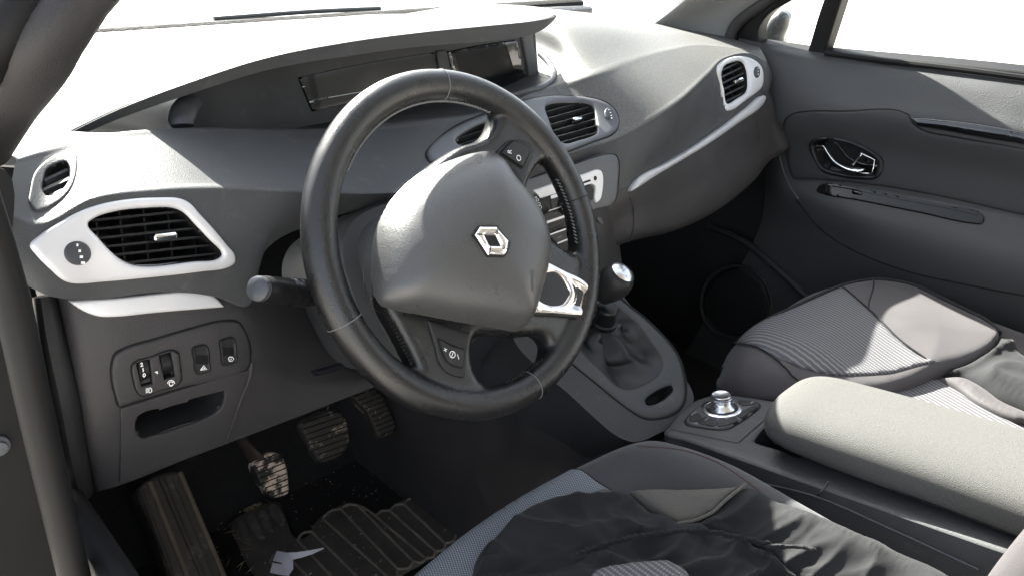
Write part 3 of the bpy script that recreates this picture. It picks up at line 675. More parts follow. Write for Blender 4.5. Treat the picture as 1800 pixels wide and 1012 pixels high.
# --- radio and heater panel
exr = V3((1, -.10, 0)).normalized(); nr_ = exr.cross(V3((0, .22, 1)).normalized()); pr = planemap(Yy(1010, 350, .183), exr, nr_.cross(exr))
def ZR(p): return Q(p, 900, 250, 5.06)
RO = ZR([(-200, 420), (100, 340), (400, 250), (570, 197), (700, 150), (860, 110), (915, 120), (942, 165), (944, 300), (905, 540), (745, 600), (500, 700), (300, 760), (-150, 800)])
mb = MB(); plate(mb, pr.px([(x+(2 if x > 1000 else 0), y-1.5) for x, y in RO]), pr, 'cavity', .0006, .0002, -.03); plate(mb, pr.px(RO), pr, 'panel', .0025, .004, -.03); rad_ = mb.build('radio_panel', dash)
SF = ZR([(-150, 505), (130, 440), (400, 350), (620, 283), (770, 248), (790, 280), (788, 440), (770, 510), (728, 548, 1), (712, 500), (718, 400), (690, 378), (620, 395), (400, 455), (320, 478), (100, 540), (-150, 600)])
mb = MB(); plate(mb, pr.px(SF), pr, 'silver', .0055, .002, 0); plate(mb, pr.px(ZR(circ((718, 322), 15, 16, sy=1.6))), pr, 'dark', .0068, .001, 0)
stroke(mb, pr.px(ZR([(610, 362), (675, 340)])), pr, .003, 'cavity', .0060); mb.build('silver_fascia', rad_)
LO = ZR([(-140, 640), (100, 550), (320, 485), (600, 405), (690, 385), (708, 410), (710, 510), (640, 540), (520, 700), (380, 760), (100, 850), (-100, 880)])
mb = MB(); plate(mb, pr.px(LO), pr, 'dark', .0045, .002, 0)
plate(mb, pr.px(ZR([(235, 665), (450, 590), (520, 560), (525, 625), (285, 715)])), pr, 'lower', .006, .001, 0); plate(mb, pr.px(ZR([(318, 835), (520, 760), (530, 820), (385, 895)])), pr, 'lower', .006, .001, 0)
plate(mb, pr.px(ZR([(325, 510), (430, 480), (440, 570), (340, 600)])), pr, 'lower', .006, .001, 0)
mb.build('control_face', rad_)
mb = MB()
for a, b, w in (((250, 625), (420, 572), .0012), ((285, 712), (520, 632), .0035), ((315, 820), (525, 745), .0022), ((380, 897), (540, 835), .0022), ((320, 490), (430, 458), .005)):
    stroke(mb, pr.px(ZR([a, b])), pr, w, 'silver', .0066)
mb.build('bright_lines', rad_)
mb = MB(); kq_ = pr.px(ZR([(465, 548)]))[0]; ko = pr.o+pr.ex*kq_[0]+pr.ey*kq_[1]
lathe(mb, [(.016, .004), (.016, .012), (.0145, .0135), (.0125, .0135), (.012, .012), (.0, .012)], ko, pr.n, 'satin', 36); lathe(mb, [(.0185, .003), (.0185, .0062), (.016, .0062)], ko, pr.n, 'cavity', 36); mb.build('volume_knob', rad_)
for s_, c in (('AUTO', (400, 842)), ('1', (370, 540)), ('4', (365, 635)), ('5', (505, 797))):
    mb = MB(); textmesh(mb, s_, pr, pr.px(ZR([c]))[0][:2], .0035 if s_ != 'AUTO' else .003, .1, 'grey', .0066); mb.build('button_lettering', rad_)
mb = MB(); a = Yy(1051, 388, .176); lathe(mb, [(.003, 0), (.004, .003), (.004, .005), (.003, .006)], a, (0, -1, .2), 'edge', 20, 2.2); mb.build('heater_knob', rad_)
# =================================================================== STEERING COLUMN
WC = V3((-.3625, .0425, .734)); TA = rad(25.7)
WA = V3((1, 0, 0)); WB = V3((0, math.sin(TA), math.cos(TA))); WN = WA.cross(WB); WN = WN if WN.y < 0 else -WN   # towards the driver
def wp(h): return planemap(WC+WN*h, WA, WB)
col_ = thing('steering_column', 'dark grey plastic shroud round the steering column behind the wheel', 'steering column', tuple(WC-WN*.1))
def sect(c, hw, ht, hb, n=40, e=3.2):
    out = []
    for j in range(n):
        th = 2*math.pi*j/n; cx, sy = math.cos(th), math.sin(th); a = abs(cx)**(2/e)*math.copysign(1, cx)*hw; b = abs(sy)**(2/e)*math.copysign(1, sy)*(ht if sy > 0 else hb); out.append(c+WA*a+WB*b)
    return out
def loft(mb, secs, m, caps=True):
    n = len(secs[0]); V = [p for s_ in secs for p in s_]; F = [(i*n+j, i*n+(j+1) % n, (i+1)*n+(j+1) % n, (i+1)*n+j) for i in range(len(secs)-1) for j in range(n)]
    if caps: F += [tuple(range(n))[::-1], tuple((len(secs)-1)*n+j for j in range(n))]
    mb.add(V, F, m)
mb = MB(); prof = [(-.046, .054, .050, .085), (-.050, .062, .058, .092), (-.075, .072, .066, .100), (-.10, .082, .074, .104), (-.104, .098, .084, .108), (-.112, .104, .088, .110), (-.17, .106, .090, .110), (-.26, .106, .088, .104)]
loft(mb, [sect(WC+WN*h-WB*.012, a, b, c, 56) for h, a, b, c in prof], 'dash'); mb.build('column_shroud', col_, 30)
mb = MB(); tube(mb, [WC+WN*-.101+WA*x+WB*y for x, y in ((-.075, -.03), (-.03, -.032), (.03, -.032), (.075, -.03))], .001, 'cavity', 6); 
lathe(mb, [(.052, 0), (.056, -.012), (.056, -.03)], WC-WN*.035, WN, 'dark', 48); mb.build('collar', col_)
mb = MB(); a = Yy(552, 655, .12); b = Yy(600, 643, .12); tube(mb, [a, a.lerp(b, .5), b], [.004, .004, .005], 'black', 10, sc=(1.6, .7)); mb.build('adjuster_lever', col_)
# --- stalks (they move on their own)
def stalk(name, label, base, tip, rb, rt, secs):
    t = thing(name, label, 'stalk', tuple(base)); ax = (tip-base); L_ = ax.length; ax.normalize()
    return t, ax, L_
base = Yy(585, 520, .11); tip = Yy(452, 507, .055)
t, ax, L_ = stalk('indicator_stalk', 'thick round black light stalk with a grey end cap, left of the steering wheel', base, tip, 0, 0, 0)
mb = MB(); lathe(mb, [(0.00952, 0), (0.01224, L_*.2), (0.01394, L_*.42), (0.01394, L_*.50)], base, ax, 'black', 36); mb.build('stem', t)
mb = MB(); lathe(mb, [(0.01326, L_*.505), (0.01394, L_*.515), (0.01326, L_*.62), (0.01258, L_*.63), (0.01258, L_*.65)], base, ax, 'black', 36); mb.build('fog_light_ring', t)
mb = MB(); lathe(mb, [(0.01258, L_*.65), (0.01306, L_*.66), (0.01238, L_*.90), (0.01170, L_*.95)], base, ax, 'black', 36); mb.build('light_ring', t)
mb = MB(); lathe(mb, [(0.01156, L_*.955), (0.01183, L_*.97), (0.01129, L_*1.0), (0.00884, L_*1.015), (.0, L_*1.02)], base, ax, 'panel_cap', 36) if 0 else lathe(mb, [(0.01156, L_*.955), (0.01183, L_*.97), (0.01129, L_*1.0), (0.00884, L_*1.015), (0.00068, L_*1.02)], base, ax, 'panel_dial', 36); mb.build('end_cap', t)
upx = (V3((0, -.45, .9))-ax*V3((0, -.45, .9)).dot(ax)).normalized()
mb = MB(); ps = planemap(base+ax*L_*.575+upx*.0141, ax, upx.cross(ax))
for dx, s_ in ((-.004, '≡'), (0.00816, 'D'), (0.01360, 'o')): textmesh(mb, s_ if s_ != '≡' else 'E', ps, (dx, 0), .005, 0, 'white', .0003)
mb.build('stalk_marking', t)
base = V3((-.27, .10, .70)); tip = Yy(951, 352, .075)
t, ax, L_ = stalk('wiper_stalk', 'short black wiper stalk with white drop symbols, in front of the radio', base, tip, 0, 0, 0)
mb = MB(); lathe(mb, [(.010, 0), (.013, L_*.3), (.0145, L_*.55), (.015, L_*.60)], base, ax, 'black', 32); mb.build('stem', t)
mb = MB(); lathe(mb, [(.0148, L_*.60), (.0155, L_*.62), (.0168, L_*.97), (.0155, L_*1.0), (.001, L_*1.005)], base, ax, 'dark', 32); mb.build('wiper_ring', t)
mb = MB(); nn = (CAM-tip); nn = (nn-ax*nn.dot(ax)).normalized(); ps = planemap(base+ax*L_*.86+nn*.0168, ax, nn.cross(ax))
for c, k in (((214, 492), 1.3), ((227, 517), 2), ((240, 550), 2.2), ((250, 580), 2.6)):
    q = ps.px(ZR([c]))[0]; stroke(mb, circ(q, .0009*k*.8, 10)+[(q[0]+.0009*k*.8, q[1])], ps, .0006, 'white', .0006)
q = ps.px(ZR([(256, 472)]))[0]; stroke(mb, [(q[0]-.003, q[1]-.002), (q[0], q[1]+.002), (q[0]+.003, q[1]-.001)], ps, .0008, 'white', .0006)
mb.build('drop_symbols', t)

# =================================================================== STEERING WHEEL
sw_ = thing('steering_wheel', 'black leather three-spoke steering wheel turned to the left, with large grey airbag cover', 'steering wheel', tuple(WC))
RM = .175
tmp = MB(); V = []; nu_, nv_ = 160, 20
for i in range(nu_):
    th = 2*math.pi*i/nu_; d = WA*math.cos(th)+WB*math.sin(th)
    for j in range(nv_):
        ph = 2*math.pi*j/nv_; V.append(WC+d*(RM+.0176*math.cos(ph))+WN*.0185*math.sin(ph))
tmp.add(V, [(i*nv_+j, ((i+1) % nu_)*nv_+j, ((i+1) % nu_)*nv_+(j+1) % nv_, i*nv_+(j+1) % nv_) for i in range(nu_) for j in range(nv_)], 'leather')
w0 = wp(-.004)
def Zw(p): return Q(p, 500, 400, 2.8103)
def Zt(p): return Q(p, 500, 100, 2.8103)
arc = []
a0 = math.atan2(*reversed(w0.px([(735, 700)])[0][:2])); a1 = math.atan2(*reversed(w0.px([(888, 178)])[0][:2]))
while a1 < a0: a1 += 2*math.pi
arc = [(RM*math.cos(a0+(a1-a0)*k/26), RM*math.sin(a0+(a1-a0)*k/26), 1) for k in range(27)]
SPO = w0.px([(668, 540), (690, 580), (728, 660)])+arc+w0.px([(868, 200), (862, 222), (845, 245), (800, 262), (700, 350), (668, 450)])
SPO = [tuple(p[:2]) for p in SPO]
HR = w0.px([(920, 335), (932, 305), (948, 287), (966, 288), (985, 306), (1000, 345), (1008, 400), (1010, 440), (1000, 447), (985, 438), (960, 420), (930, 370)])
HL = w0.px([(828, 592), (860, 590), (912, 592), (945, 592), (957, 606), (955, 628), (938, 655), (915, 675), (885, 684), (850, 678), (832, 660), (822, 625)])
plate(tmp, SPO, w0, 'leather', .012, .009, -.016, holes=[HR, HL], n=4, sp=.006, closed=True)
# second (back) rounding: mirror the slab slightly smaller to thicken
bodyw = tmp.build('leather_rim', sw_, 180)
bodyw.data.materials.clear(); bodyw.data.materials.append(M['leather'])
md = bodyw.modifiers.new('r', 'REMESH'); md.mode = 'VOXEL'; md.voxel_size = .0022; md.use_smooth_shade = True
ms = bodyw.modifiers.new('s', 'SMOOTH'); ms.factor = .5; ms.iterations = 12
dg = bpy.context.evaluated_depsgraph_get(); dg.update(); me = bpy.data.meshes.new_from_object(bodyw.evaluated_get(dg)); bodyw.modifiers.clear(); bodyw.data = me
me.materials.clear(); me.materials.append(M['leather']); me.polygons.foreach_set('use_smooth', [True]*len(me.polygons)); me.polygons.foreach_set('material_index', [0]*len(me.polygons)); bodyw.name = 'leather_rim'
# seams across the rim
def rimpt(th, ph, k=1.02): d = WA*math.cos(th)+WB*math.sin(th); return WC+d*(RM+.0176*k*math.cos(ph))+WN*.0185*k*math.sin(ph)
for px_ in ((770, 150), (600, 568), (932, 686), (1014, 349)):
    q = w0.px([px_])[0]; th = math.atan2(q[1], q[0]); mb = MB(); tube(mb, [rimpt(th, 2*math.pi*k/24, 1.0) for k in range(24)], .0006, 'seam' if px_ != (1014, 349) else 'cavity', 6, closed=True); mb.build('rim_seam', sw_)
# stitching along the inner side
def stitches(angs, ph, name, m, z=1):
    mb = MB()
    for k, th in enumerate(angs):
        a = rimpt(th, ph, 1.03); b = rimpt(th+.018, ph+.16, 1.03); tube(mb, [a, a.lerp(b, .5)+(a-WC).normalized()*-.0006, b], .0009, m, 5)
    mb.build(name, sw_)
def ang(px_): q = w0.px([px_])[0]; return math.atan2(q[1], q[0])
A1 = ang((605, 300)); A2 = ang((855, 195)); stitches(np.arange(A2, A1, .026), math.pi*.93, 'rim_stitching', 'stitch')
A1 = ang((1003, 430)); A2 = ang((985, 306)); A1, A2 = min(A1, A2), max(A1, A2); stitches(np.arange(A1, A2, .028), math.pi*.9, 'rim_stitching', 'stitch')
A1 = ang((885, 690)); A2 = ang((950, 640)); A1, A2 = min(A1, A2), max(A1, A2); stitches(np.arange(A1, A2, .028), math.pi*.9, 'rim_stitching', 'stitchd')
mb = MB(); wS = wp(.0085)
for k in range(15):
    f = k/14; c = lerp((681, 556), (722, 638), f); stroke(mb, wS.px([(c[0]-3, c[1]+1), (c[0]+4, c[1]-2.5)]), wS, .0008, 'cavity', .0008); stroke(mb, wS.px([(c[0]-2, c[1]-2), (c[0]+1, c[1]+3)]), wS, .0006, 'cavity', .0008)
mb.build('spoke_stitching', sw_)
# airbag cover
wA = wp(.014); AO_ = [(656, 500), (660, 440), (672, 395), (700, 345), (742, 303), (790, 276), (835, 262), (868, 262), (892, 280), (918, 312), (942, 350), (957, 395), (963, 432), (955, 480), (935, 540), (920, 575), (908, 586), (890, 588), (850, 582), (800, 572), (730, 556), (690, 547), (667, 537), (658, 522)]
def cdisp(p, d):
    q = 1-np.clip(d/.088, 0, 1); return .052*np.sqrt(np.clip(1-q**2.1, 0, 1))*np.clip(d/.006, 0, 1)-.24*(p[:, 1]*.93-p[:, 0]*.36)
mb = MB(); plate(mb, wA.px([(x-(22 if x > 900 else 10 if x > 870 else 0), y) for x, y in AO_]), wA, 'airbag', .006, .006, -.03, disp=cdisp, sp=.004, n=5); ab = mb.build('airbag_cover', sw_, 60)
md_ = ab.modifiers.new('soften', 'SMOOTH'); md_.factor = .6; md_.iterations = 14
mAB = surfmap(Surf(mb.v, mb.f))
hA, nA = mAB([(938, 492)])[0]; pA = planemap(hA, (WA-nA*WA.dot(nA)), nA.cross(WA-nA*WA.dot(nA))); mb = MB(); textmesh(mb, 'AIRBAG', pA, (0, 0), .0062, rad(70), 'airbag', .0004, .0002); mb.build('raised_lettering', ab)
# emblem
EO = Zt([(940, 880, 1), (965, 841, 1), (1045, 841, 1), (1109, 914, 1), (1098, 965, 1), (1079, 984, 1), (1004, 980, 1)]); EI = Zt([(985, 884, 1), (1041, 884, 1), (1066, 936, 1), (1012, 934, 1)])
mb = MB(); k_ = lambda o_, f: [((x-863)*f+863, (y-424.5)*f+424.5, 1) for x, y, *_ in o_]
hE, nE = mAB([(863, 424)])[0]; nE = (nE+WN*.5).normalized(); exE = (WA-nE*WA.dot(nE)).normalized(); wE = planemap(hE+nE*.0012, exE, nE.cross(exE))
plate(mb, wE.px(k_(EO, 1.10)), wE, 'black', .0002, .0002, -.006, n=2, sp=.004); plate(mb, wE.px(EO), wE, 'chrome', .0012, .0012, 0, holes=[wE.px(EI)], n=3, sp=.0025, disp=lambda p, d: np.clip(d/.005, 0, 1)*.0026)
for a, b in (((940, 880), (985, 884)), ((1045, 841), (1041, 884)), ((1098, 965), (1066, 936)), ((1004, 980), (1012, 934))): stroke(mb, wE.px(Zt([a, b])), wE, .0009, 'black', .0040)
mb.build('emblem', ab)
# chrome bezel in the right spoke
wC2 = wp(.0125); BO = Zw([(1289, 165, 1), (1380, 212), (1478, 262), (1502, 290), (1511, 340), (1497, 400), (1480, 437), (1440, 440), (1330, 432), (1212, 426, 1), (1255, 300)]); BI = Zw([(1268, 240), (1300, 230), (1335, 232), (1372, 262), (1402, 320), (1385, 360), (1365, 378), (1290, 377), (1250, 350), (1245, 290)])
mb = MB(); plate(mb, wC2.px([((x-980)*1.03+980, (y-510)*1.04+510, 1) for x, y, *_ in BO]), wC2, 'black', .001, .001, -.004); plate(mb, wC2.px(BO), wC2, 'bezelchrome', .0035, .0045, -.001, holes=[wC2.px(BI)], disp=lambda p, d: -np.clip((d-.006)/.008, 0, 1)*.003)
bz = mb.build('chrome_bezel', sw_); mb = MB(); pocket(mb, wC2.px(BI), wC2, .018, 'gloss', .85); mb.build('bezel_recess', bz)
# control pads
def pad(out, btn, name):
    w = wp(.0085); mb = MB(); plate(mb, w.px(out), w, 'dark', .0022, .002, -.004, sp=.004); o_ = mb.build(name, sw_); mb = MB(); cx = np.mean([q[0] for q in btn]); cy = np.mean([q[1] for q in btn])
    plate(mb, w.px([((x-cx)*1.10+cx, (y-cy)*1.10+cy)+tuple(r) for x, y, *r in btn]), w, 'cavity', .0026, .0003, 0, sp=.004); plate(mb, w.px(btn), w, 'dark', .0052, .002, 0, sp=.004); mb.build('rocker_button', o_); return o_
p1 = pad(Zt([(1035, 487, 1), (1075, 440), (1110, 414), (1160, 410), (1205, 426), (1224, 450), (1205, 540), (1172, 642, 1), (1120, 560)]), Zt([(1059, 481, 1), (1113, 423), (1122, 420), (1196, 456), (1200, 466), (1165, 554, 1)]), 'cruise_pad')
w = wp(.0085+.0054); mb = MB(); textmesh(mb, 'R', w, w.px(Zt([(1113, 470)]))[0][:2], .0085, rad(70), 'white', .0003); textmesh(mb, 'O', w, w.px(Zt([(1158, 502)]))[0][:2], .0095, rad(40), 'white', .0003); mb.build('button_marking', p1)
p2 = pad(Zw([(703, 456, 1), (735, 462), (820, 490), (915, 520, 1), (905, 570), (893, 650), (885, 738), (870, 740), (800, 712), (760, 655), (735, 560)]), Zw([(752, 546, 1), (815, 578), (884, 602, 1), (877, 650), (868, 688), (855, 690), (800, 664), (780, 630)]), 'cruise_pad')
mb = MB(); w = wp(.0085+.0054); textmesh(mb, '+', w, w.px(Zw([(795, 604)]))[0][:2], .009, 0, 'white', .0003); q = w.px(Zw([(829, 625)]))[0]; stroke(mb, circ(q, .0034, 14)+[(q[0]+.0034, q[1])], w, .0008, 'white', .0005); stroke(mb, [(q[0]-.0022, q[1]-.002), (q[0]+.002, q[1]+.0022)], w, .0008, 'white', .0005); textmesh(mb, 'I', w, w.px(Zw([(858, 638)]))[0][:2], .008, 0, 'white', .0003); mb.build('button_marking', p2)
# =================================================================== GEAR CONSOLE AND LEVER
al = rad(35); pg = planemap((0, 0, .40), (1, 0, 0), (0, math.cos(al), math.sin(al)))
def ZG(p): return Q(p, 1000, 420, 2.977)
gcon = thing('gear_console', 'dark grey sloping gear console with a small coin slot, round the leather boot', 'gear console', (-.05, .05, .4))
GO = pg.px([(1050, 495), (1078, 503), (1097, 523), (1140, 575), (1190, 645), (1218, 690), (1217, 716), (1200, 740), (1160, 760), (1115, 776), (1085, 766), (1050, 738), (1000, 692), (945, 645), (905, 600), (900, 560), (960, 520)])
GI = pg.px(ZG([(120, 262), (240, 290), (290, 335), (420, 440), (560, 600), (605, 740), (600, 850), (560, 905), (440, 940), (380, 930), (300, 880), (150, 760), (0, 640), (-150, 540), (-140, 430), (0, 300)]))
GB = ZG([(60, 500), (70, 590), (170, 690), (255, 772), (300, 785), (400, 755), (478, 692), (490, 650), (470, 600), (430, 545), (350, 440), (280, 378), (220, 345), (150, 340), (80, 400)])
GS = ZG([(400, 842), (412, 826), (515, 770), (535, 768), (543, 785), (535, 803), (430, 868), (405, 866)])
mb = MB(); plate(mb, GO, pg, 'lower', .0, .012, -.12, holes=[pg.px(ZG([(x, y) for x, y in [(120, 300), (300, 370), (560, 640), (590, 780), (540, 880), (400, 915), (300, 860), (0, 610), (-100, 500), (0, 350)]]))]); mb.build('console_body', gcon, 30)
mb = MB(); plate(mb, GI, pg, 'dash', .003, .010, -.01, holes=[pg.px(GB), pg.px(GS)]); mb.build('bezel', gcon, 45)
mb = MB(); plate(mb, [(a*1, b*1) for a, b, *_ in [((q[0]+.055)*1.04-.055, (q[1]-.06)*1.03+.06) for q in GI]], pg, 'cavity', .0008, .0002, -.01, holes=[pg.px(GB), pg.px(GS)], sp=.02); mb.build('bezel_gap', gcon)
mb = MB(); pocket(mb, pg.px(GS), pg, .02, 'cavity'); mb.build('coin_slot', gcon)
# boot
lev = thing('gear_lever', 'black gear lever with round knob and silver cap rising from a pleated leather boot', 'gear lever', (-.02, .12, .45))
Ob = np.array(cr(pg.px(GB), 8)); ringc = Yy(1062, 570, .125); kn = Yy(1077, 503, .105); axl = (kn-ringc).normalized()
rx = V3((1, 0, 0)); rx = (rx-axl*rx.dot(axl)).normalized(); ry = axl.cross(rx); V = []; nb = len(Ob); K = 26
for k in range(K):
    f = k/(K-1)
    for j, (a, b) in enumerate(Ob):
        p0 = pg.o+pg.ex*a*1.01+pg.ey*b+pg.n*.001; c0 = pg.o+pg.ex*np.mean(Ob[:, 0])+pg.ey*np.mean(Ob[:, 1]); th = math.atan2(b-np.mean(Ob[:, 1]), a-np.mean(Ob[:, 0]))
        p1 = ringc+(rx*math.cos(th)+ry*math.sin(th))*.017
        q = p0.lerp(p1, f); out = (p0-c0).normalized()
        sag = math.sin(math.pi*f)
        q += out*(-.020*sag*(1-f)) - pg.n*.010*math.sin(math.pi*min(f*1.6, 1)) + pg.n*.011*sag*math.sin(4*th+3.2*f+.6)*(1-.3*f) + out*.010*math.sin(f*9+th*1.5)*sag
        V.append(q)
F = [(i*nb+j, i*nb+(j+1) % nb, (i+1)*nb+(j+1) % nb, (i+1)*nb+j) for i in range(K-1) for j in range(nb)]
mb = MB(); mb.add(V, F, 'boot'); mb.build('gear_boot', lev, 80)
mb = MB(); lathe(mb, [(.0165, -.002), (.0195, .0), (.0195, .006), (.0165, .008), (.0150, .022), (.0165, .028), (.0175, .034), (.0155, .037)], ringc, axl, 'black', 36); mb.build('collar', lev)
kc_ = kn+V3((.002, 0, .004)); km = V3((.12, -.50, .80)).normalized()
mb = MB(); lathe(mb, [(.0005, -.034), (.013, -.034), (.0155, -.028), (.020, -.020), (.0245, -.008), (.0265, .004), (.0255, .014), (.0215, .022), (.0185, .0245)], kc_, km, 'boot', 48); lathe(mb, [(.0195, .0235), (.0205, .0245), (.0195, .026)], kc_, km, 'black', 48); kb = mb.build('knob', lev, 60)
mb = MB(); lathe(mb, [(.0188, .0235), (.0185, .0262), (.015, .0285), (.008, .0298), (.0005, .030)], kc_, km, 'satin', 48); cp = mb.build('knob_cap', kb)
pk2 = planemap(kc_+km*.0302, km.cross(V3((0, 0, 1))).normalized(), km.cross(km.cross(V3((0, 0, 1)))).normalized()); mb = MB()
for x in (-.007, 0, .007): stroke(mb, [(x, -.006), (x, .006)], pk2, .0007, 'black', -.0002-abs(x)*.08)
stroke(mb, [(-.007, 0), (.007, 0)], pk2, .0007, 'black', -.0001)
for s_, x, y in (('1', -.007, .0085), ('3', 0, .0095), ('5', .007, .0085), ('2', -.007, -.0085), ('4', 0, -.0095), ('R', .007, -.0085)): textmesh(mb, s_, pk2, (x, y), .0045, 0, 'black', -.0006)
mb.build('shift_pattern', kb)

# =================================================================== CENTRE CONSOLE
cc = thing('centre_console', 'dark grey console between the seats with a silver rotary controller and worn pale armrest', 'centre console', (.01, -.3, .2))
pc = planemap((0, -.05, .3985), (1, 0, 0), (0, -1, .155))
def ZC(p): return Q(p, 1100, 650, 2.5714)
fr = [tuple(q[:2]) for q in pc.px([(1168, 763), (1176, 750), (1200, 722), (1228, 703), (1265, 695), (1320, 700), (1378, 709)])]
CO = fr+[(.106, .12), (.106, .30), (.106, .60, 1), (-.088, .60, 1), (-.087, .30), (-.086, .10), (-.0855, .03)]
CH = [tuple(q[:2]) for q in pc.px(ZC([(585, 328), (596, 300), (640, 255), (700, 235), (800, 240), (820, 330), (790, 400), (700, 366)]))]
mb = MB(); plate(mb, CO, pc, 'dash', .004, .014, -.36, holes=[CH], sp=.01); cb = mb.build('console_body', cc, 50)
mb = MB(); pocket(mb, CH, pc, .06, 'dark', .9); mb.build('storage_well', cb)
mb = MB(); stroke(mb, pc.px(ZC([(200, 278), (300, 300), (500, 342), (512, 340), (560, 295), (640, 225), (712, 162)])), pc, .0011, 'cavity', .0048); mb.build('panel_gap', cb)
mb = MB()
px_ = planemap((-.0865, -.1, .3), (0, 1, 0), (0, 0, 1)); 
tube(mb, [X(u, v, -.0885) for u, v in [(1312, 842), (1434, 872), (1560, 926), (1720, 1000)]], .0012, 'panel', 6, n=6); tube(mb, [X(1456, 846, -.0885), X(1449, 858, -.0885), X(1437, 870, -.0885)], .0010, 'cavity', 6); mb.build('side_seam', cb)  # paler tube paints the highlight along the side groove; black one is the joint
CP = [tuple(q[:2]) for q in pc.px(ZC([(272, 245), (285, 222), (330, 182), (372, 156), (400, 150), (470, 149), (560, 156), (598, 166), (602, 180), (560, 218), (500, 258), (465, 276), (430, 281), (340, 271), (282, 259)]))]
mb = MB(); cxm, cym = np.mean([p[0] for p in CP]), np.mean([p[1] for p in CP])
plate(mb, [((a-cxm)*1.05+cxm, (b-cym)*1.05+cym) for a, b in CP], pc, 'cavity', .0048, .0002, 0, sp=.01); plate(mb, CP, pc, 'dial_pad', .0085, .003, 0, sp=.004) if 0 else plate(mb, CP, pc, 'panel', .0080, .003, 0, sp=.004); cpnl = mb.build('control_pad', cc)
kc2 = pc.px([(1268.5, 727)])[0]; ko = pc.o+pc.ex*kc2[0]+pc.ey*kc2[1]
for o_ in ([(284, 243), (293, 224), (328, 216), (345, 230), (322, 257), (296, 257)], [(325, 262), (352, 234), (412, 241), (404, 276), (352, 270)], [(415, 277), (423, 243), (490, 232), (511, 248), (472, 269), (440, 277)], [(500, 226), (545, 198), (590, 180), (597, 188), (562, 213), (522, 240)], [(336, 183), (372, 160), (384, 172), (352, 197)], [(505, 159), (560, 160), (598, 170), (586, 177), (530, 184)]):
    mb = MB(); plate(mb, [tuple(q[:2]) for q in pc.px(ZC(o_))], pc, 'dark', .0095, .0015, .006, sp=.004); mb.build('push_button', cpnl)
for s_, c in (('MENU', (368, 246)), ('SET', (458, 244)), ('BACK', (308, 222)), ('+', (515, 215)), ('−', (540, 195)), ('MAP', (570, 172)), ('◂', (342, 178))):
    mb = MB(); textmesh(mb, s_, pc, pc.px(ZC([c]))[0][:2], .0045, math.pi*0, 'grey', .0098, 0); mb.build('button_lettering', cpnl)

mb = MB(); lathe(mb, [(.029, .006), (.029, .0095), (.0275, .0105), (.0235, .0105), (.0225, .009), (.0225, .006)], ko, pc.n, 'satin', 56); mb.build('controller_ring', cpnl)
mb = MB(); lathe(mb, [(.0220, .006), (.0215, .010), (.018, .012)], ko, pc.n, 'black', 48); lathe(mb, [(.0200, 0.0115), (.0192, 0.0130), (.0160, 0.0163), (.0140, 0.0189), (.0136, 0.0204), (.0142, 0.0207), (.0136, 0.0212), (.0142, 0.0216), (.0136, 0.0221), (.0142, 0.0225), (.0136, 0.0230), (.0142, 0.0234), (.0138, 0.0241), (.0148, 0.0246), (.0148, 0.0263), (.0138, 0.0268), (.0144, 0.0274), (.0144, 0.0300), (.0132, 0.0313), (.0112, 0.0307), (.0004, 0.0302)], ko, pc.n, 'satin', 56); mb.build('controller_knob', cpnl)
mb = MB(); secs = []
for y, hw, hh, dz in ((-.1695, .022, .010, 0), (-.1715, .044, .018, 0), (-.176, .058, .025, 0), (-.186, .070, .030, 0), (-.205, .078, .0335, 0), (-.24, .0815, .035, 0), (-.40, .0825, .036, .001), (-.62, .083, .036, 0), (-.9, .083, .036, 0)):
    c = V3((.007+.003*math.sin(y*9), y, .469+(-y-.18)*.085+dz)); n = 64; e = 2.7; s_ = []
    for j in range(n):
        th = 2*math.pi*j/n; s_.append(c+V3((abs(math.cos(th))**(2/e)*math.copysign(hw, math.cos(th)), 0, abs(math.sin(th))**(2/e)*math.copysign(hh, math.sin(th)))))
    secs.append(s_)
A = np.array([[tuple(p) for p in s_] for s_ in secs]); C2 = np.array([cr3(A[:, j], 6) for j in range(64)]).transpose(1, 0, 2)
loft(mb, [[V3(tuple(p)) for p in s_] for s_ in C2], 'armrest'); ar = mb.build('armrest', cc, 70)
mb = MB(); tube(mb, [V3((-.070, y, .453+(-y-.18)*.085)) for y in np.linspace(-.20, -.9, 20)], .0015, 'cavity', 6); mb.build('armrest_seam', ar)

# =================================================================== SEATS
def seatgrid(x0, x1, yf, zc, zb, crown=0):
    xm, hw = (x0+x1)/2, (x1-x0)/2
    cs = [-1.0, -.98, -.90, -.78, -.58, -.3, 0, .3, .58, .78, .90, .98, 1.0]; zo = [-.16, -.03, .0, .004, -.012, -.022, -.024, -.022, -.012, .004, .0, -.03, -.16]
    rs = []
    for (dy, dz, sx) in ((.0, -.17, .93), (.016, -.08, .95), (.008, -.03, .95), (-.012, -.006, .96), (-.045, .0, .975), (-.12, -.002, 1), (-.25, -.010, 1.), (-.42, -.02, 1.), (-.60, -.02, 1.)):
        row = []
        for c, z in zip(cs, zo):
            fy = yf+dy-(.055*abs(c)**3.0 if dy > -.2 else 0); b = min(1, max(0, -dy/.1+.3)); zz = zc+dz+(z if abs(c) < .95 else z)*b+(zb if abs(c) > .7 and abs(c) < .95 else 0)*min(1, max(0, -dy/.15)); row.append(V3((xm+hw*sx*c, fy, zz+crown*(1-c*c)*(1 if -dy < .2 else .92))))
        rs.append(row)
    return rs
ds = thing('driver_seat', 'driver seat with blue-grey woven centre and dark knit bolster, half under a black cover', 'car seat', (-.37, -.3, 0))
sg = seatgrid(-.615, -.125, -.025, .440, .020); sV, sF, ssh = grid(sg, 6, 6); SS = Surf([tuple(v) for v in sV], sF); mS = surfmap(SS); mb = MB(); mb.add(sV, sF, 'knit'); cush = mb.build('cushion', ds, 80)
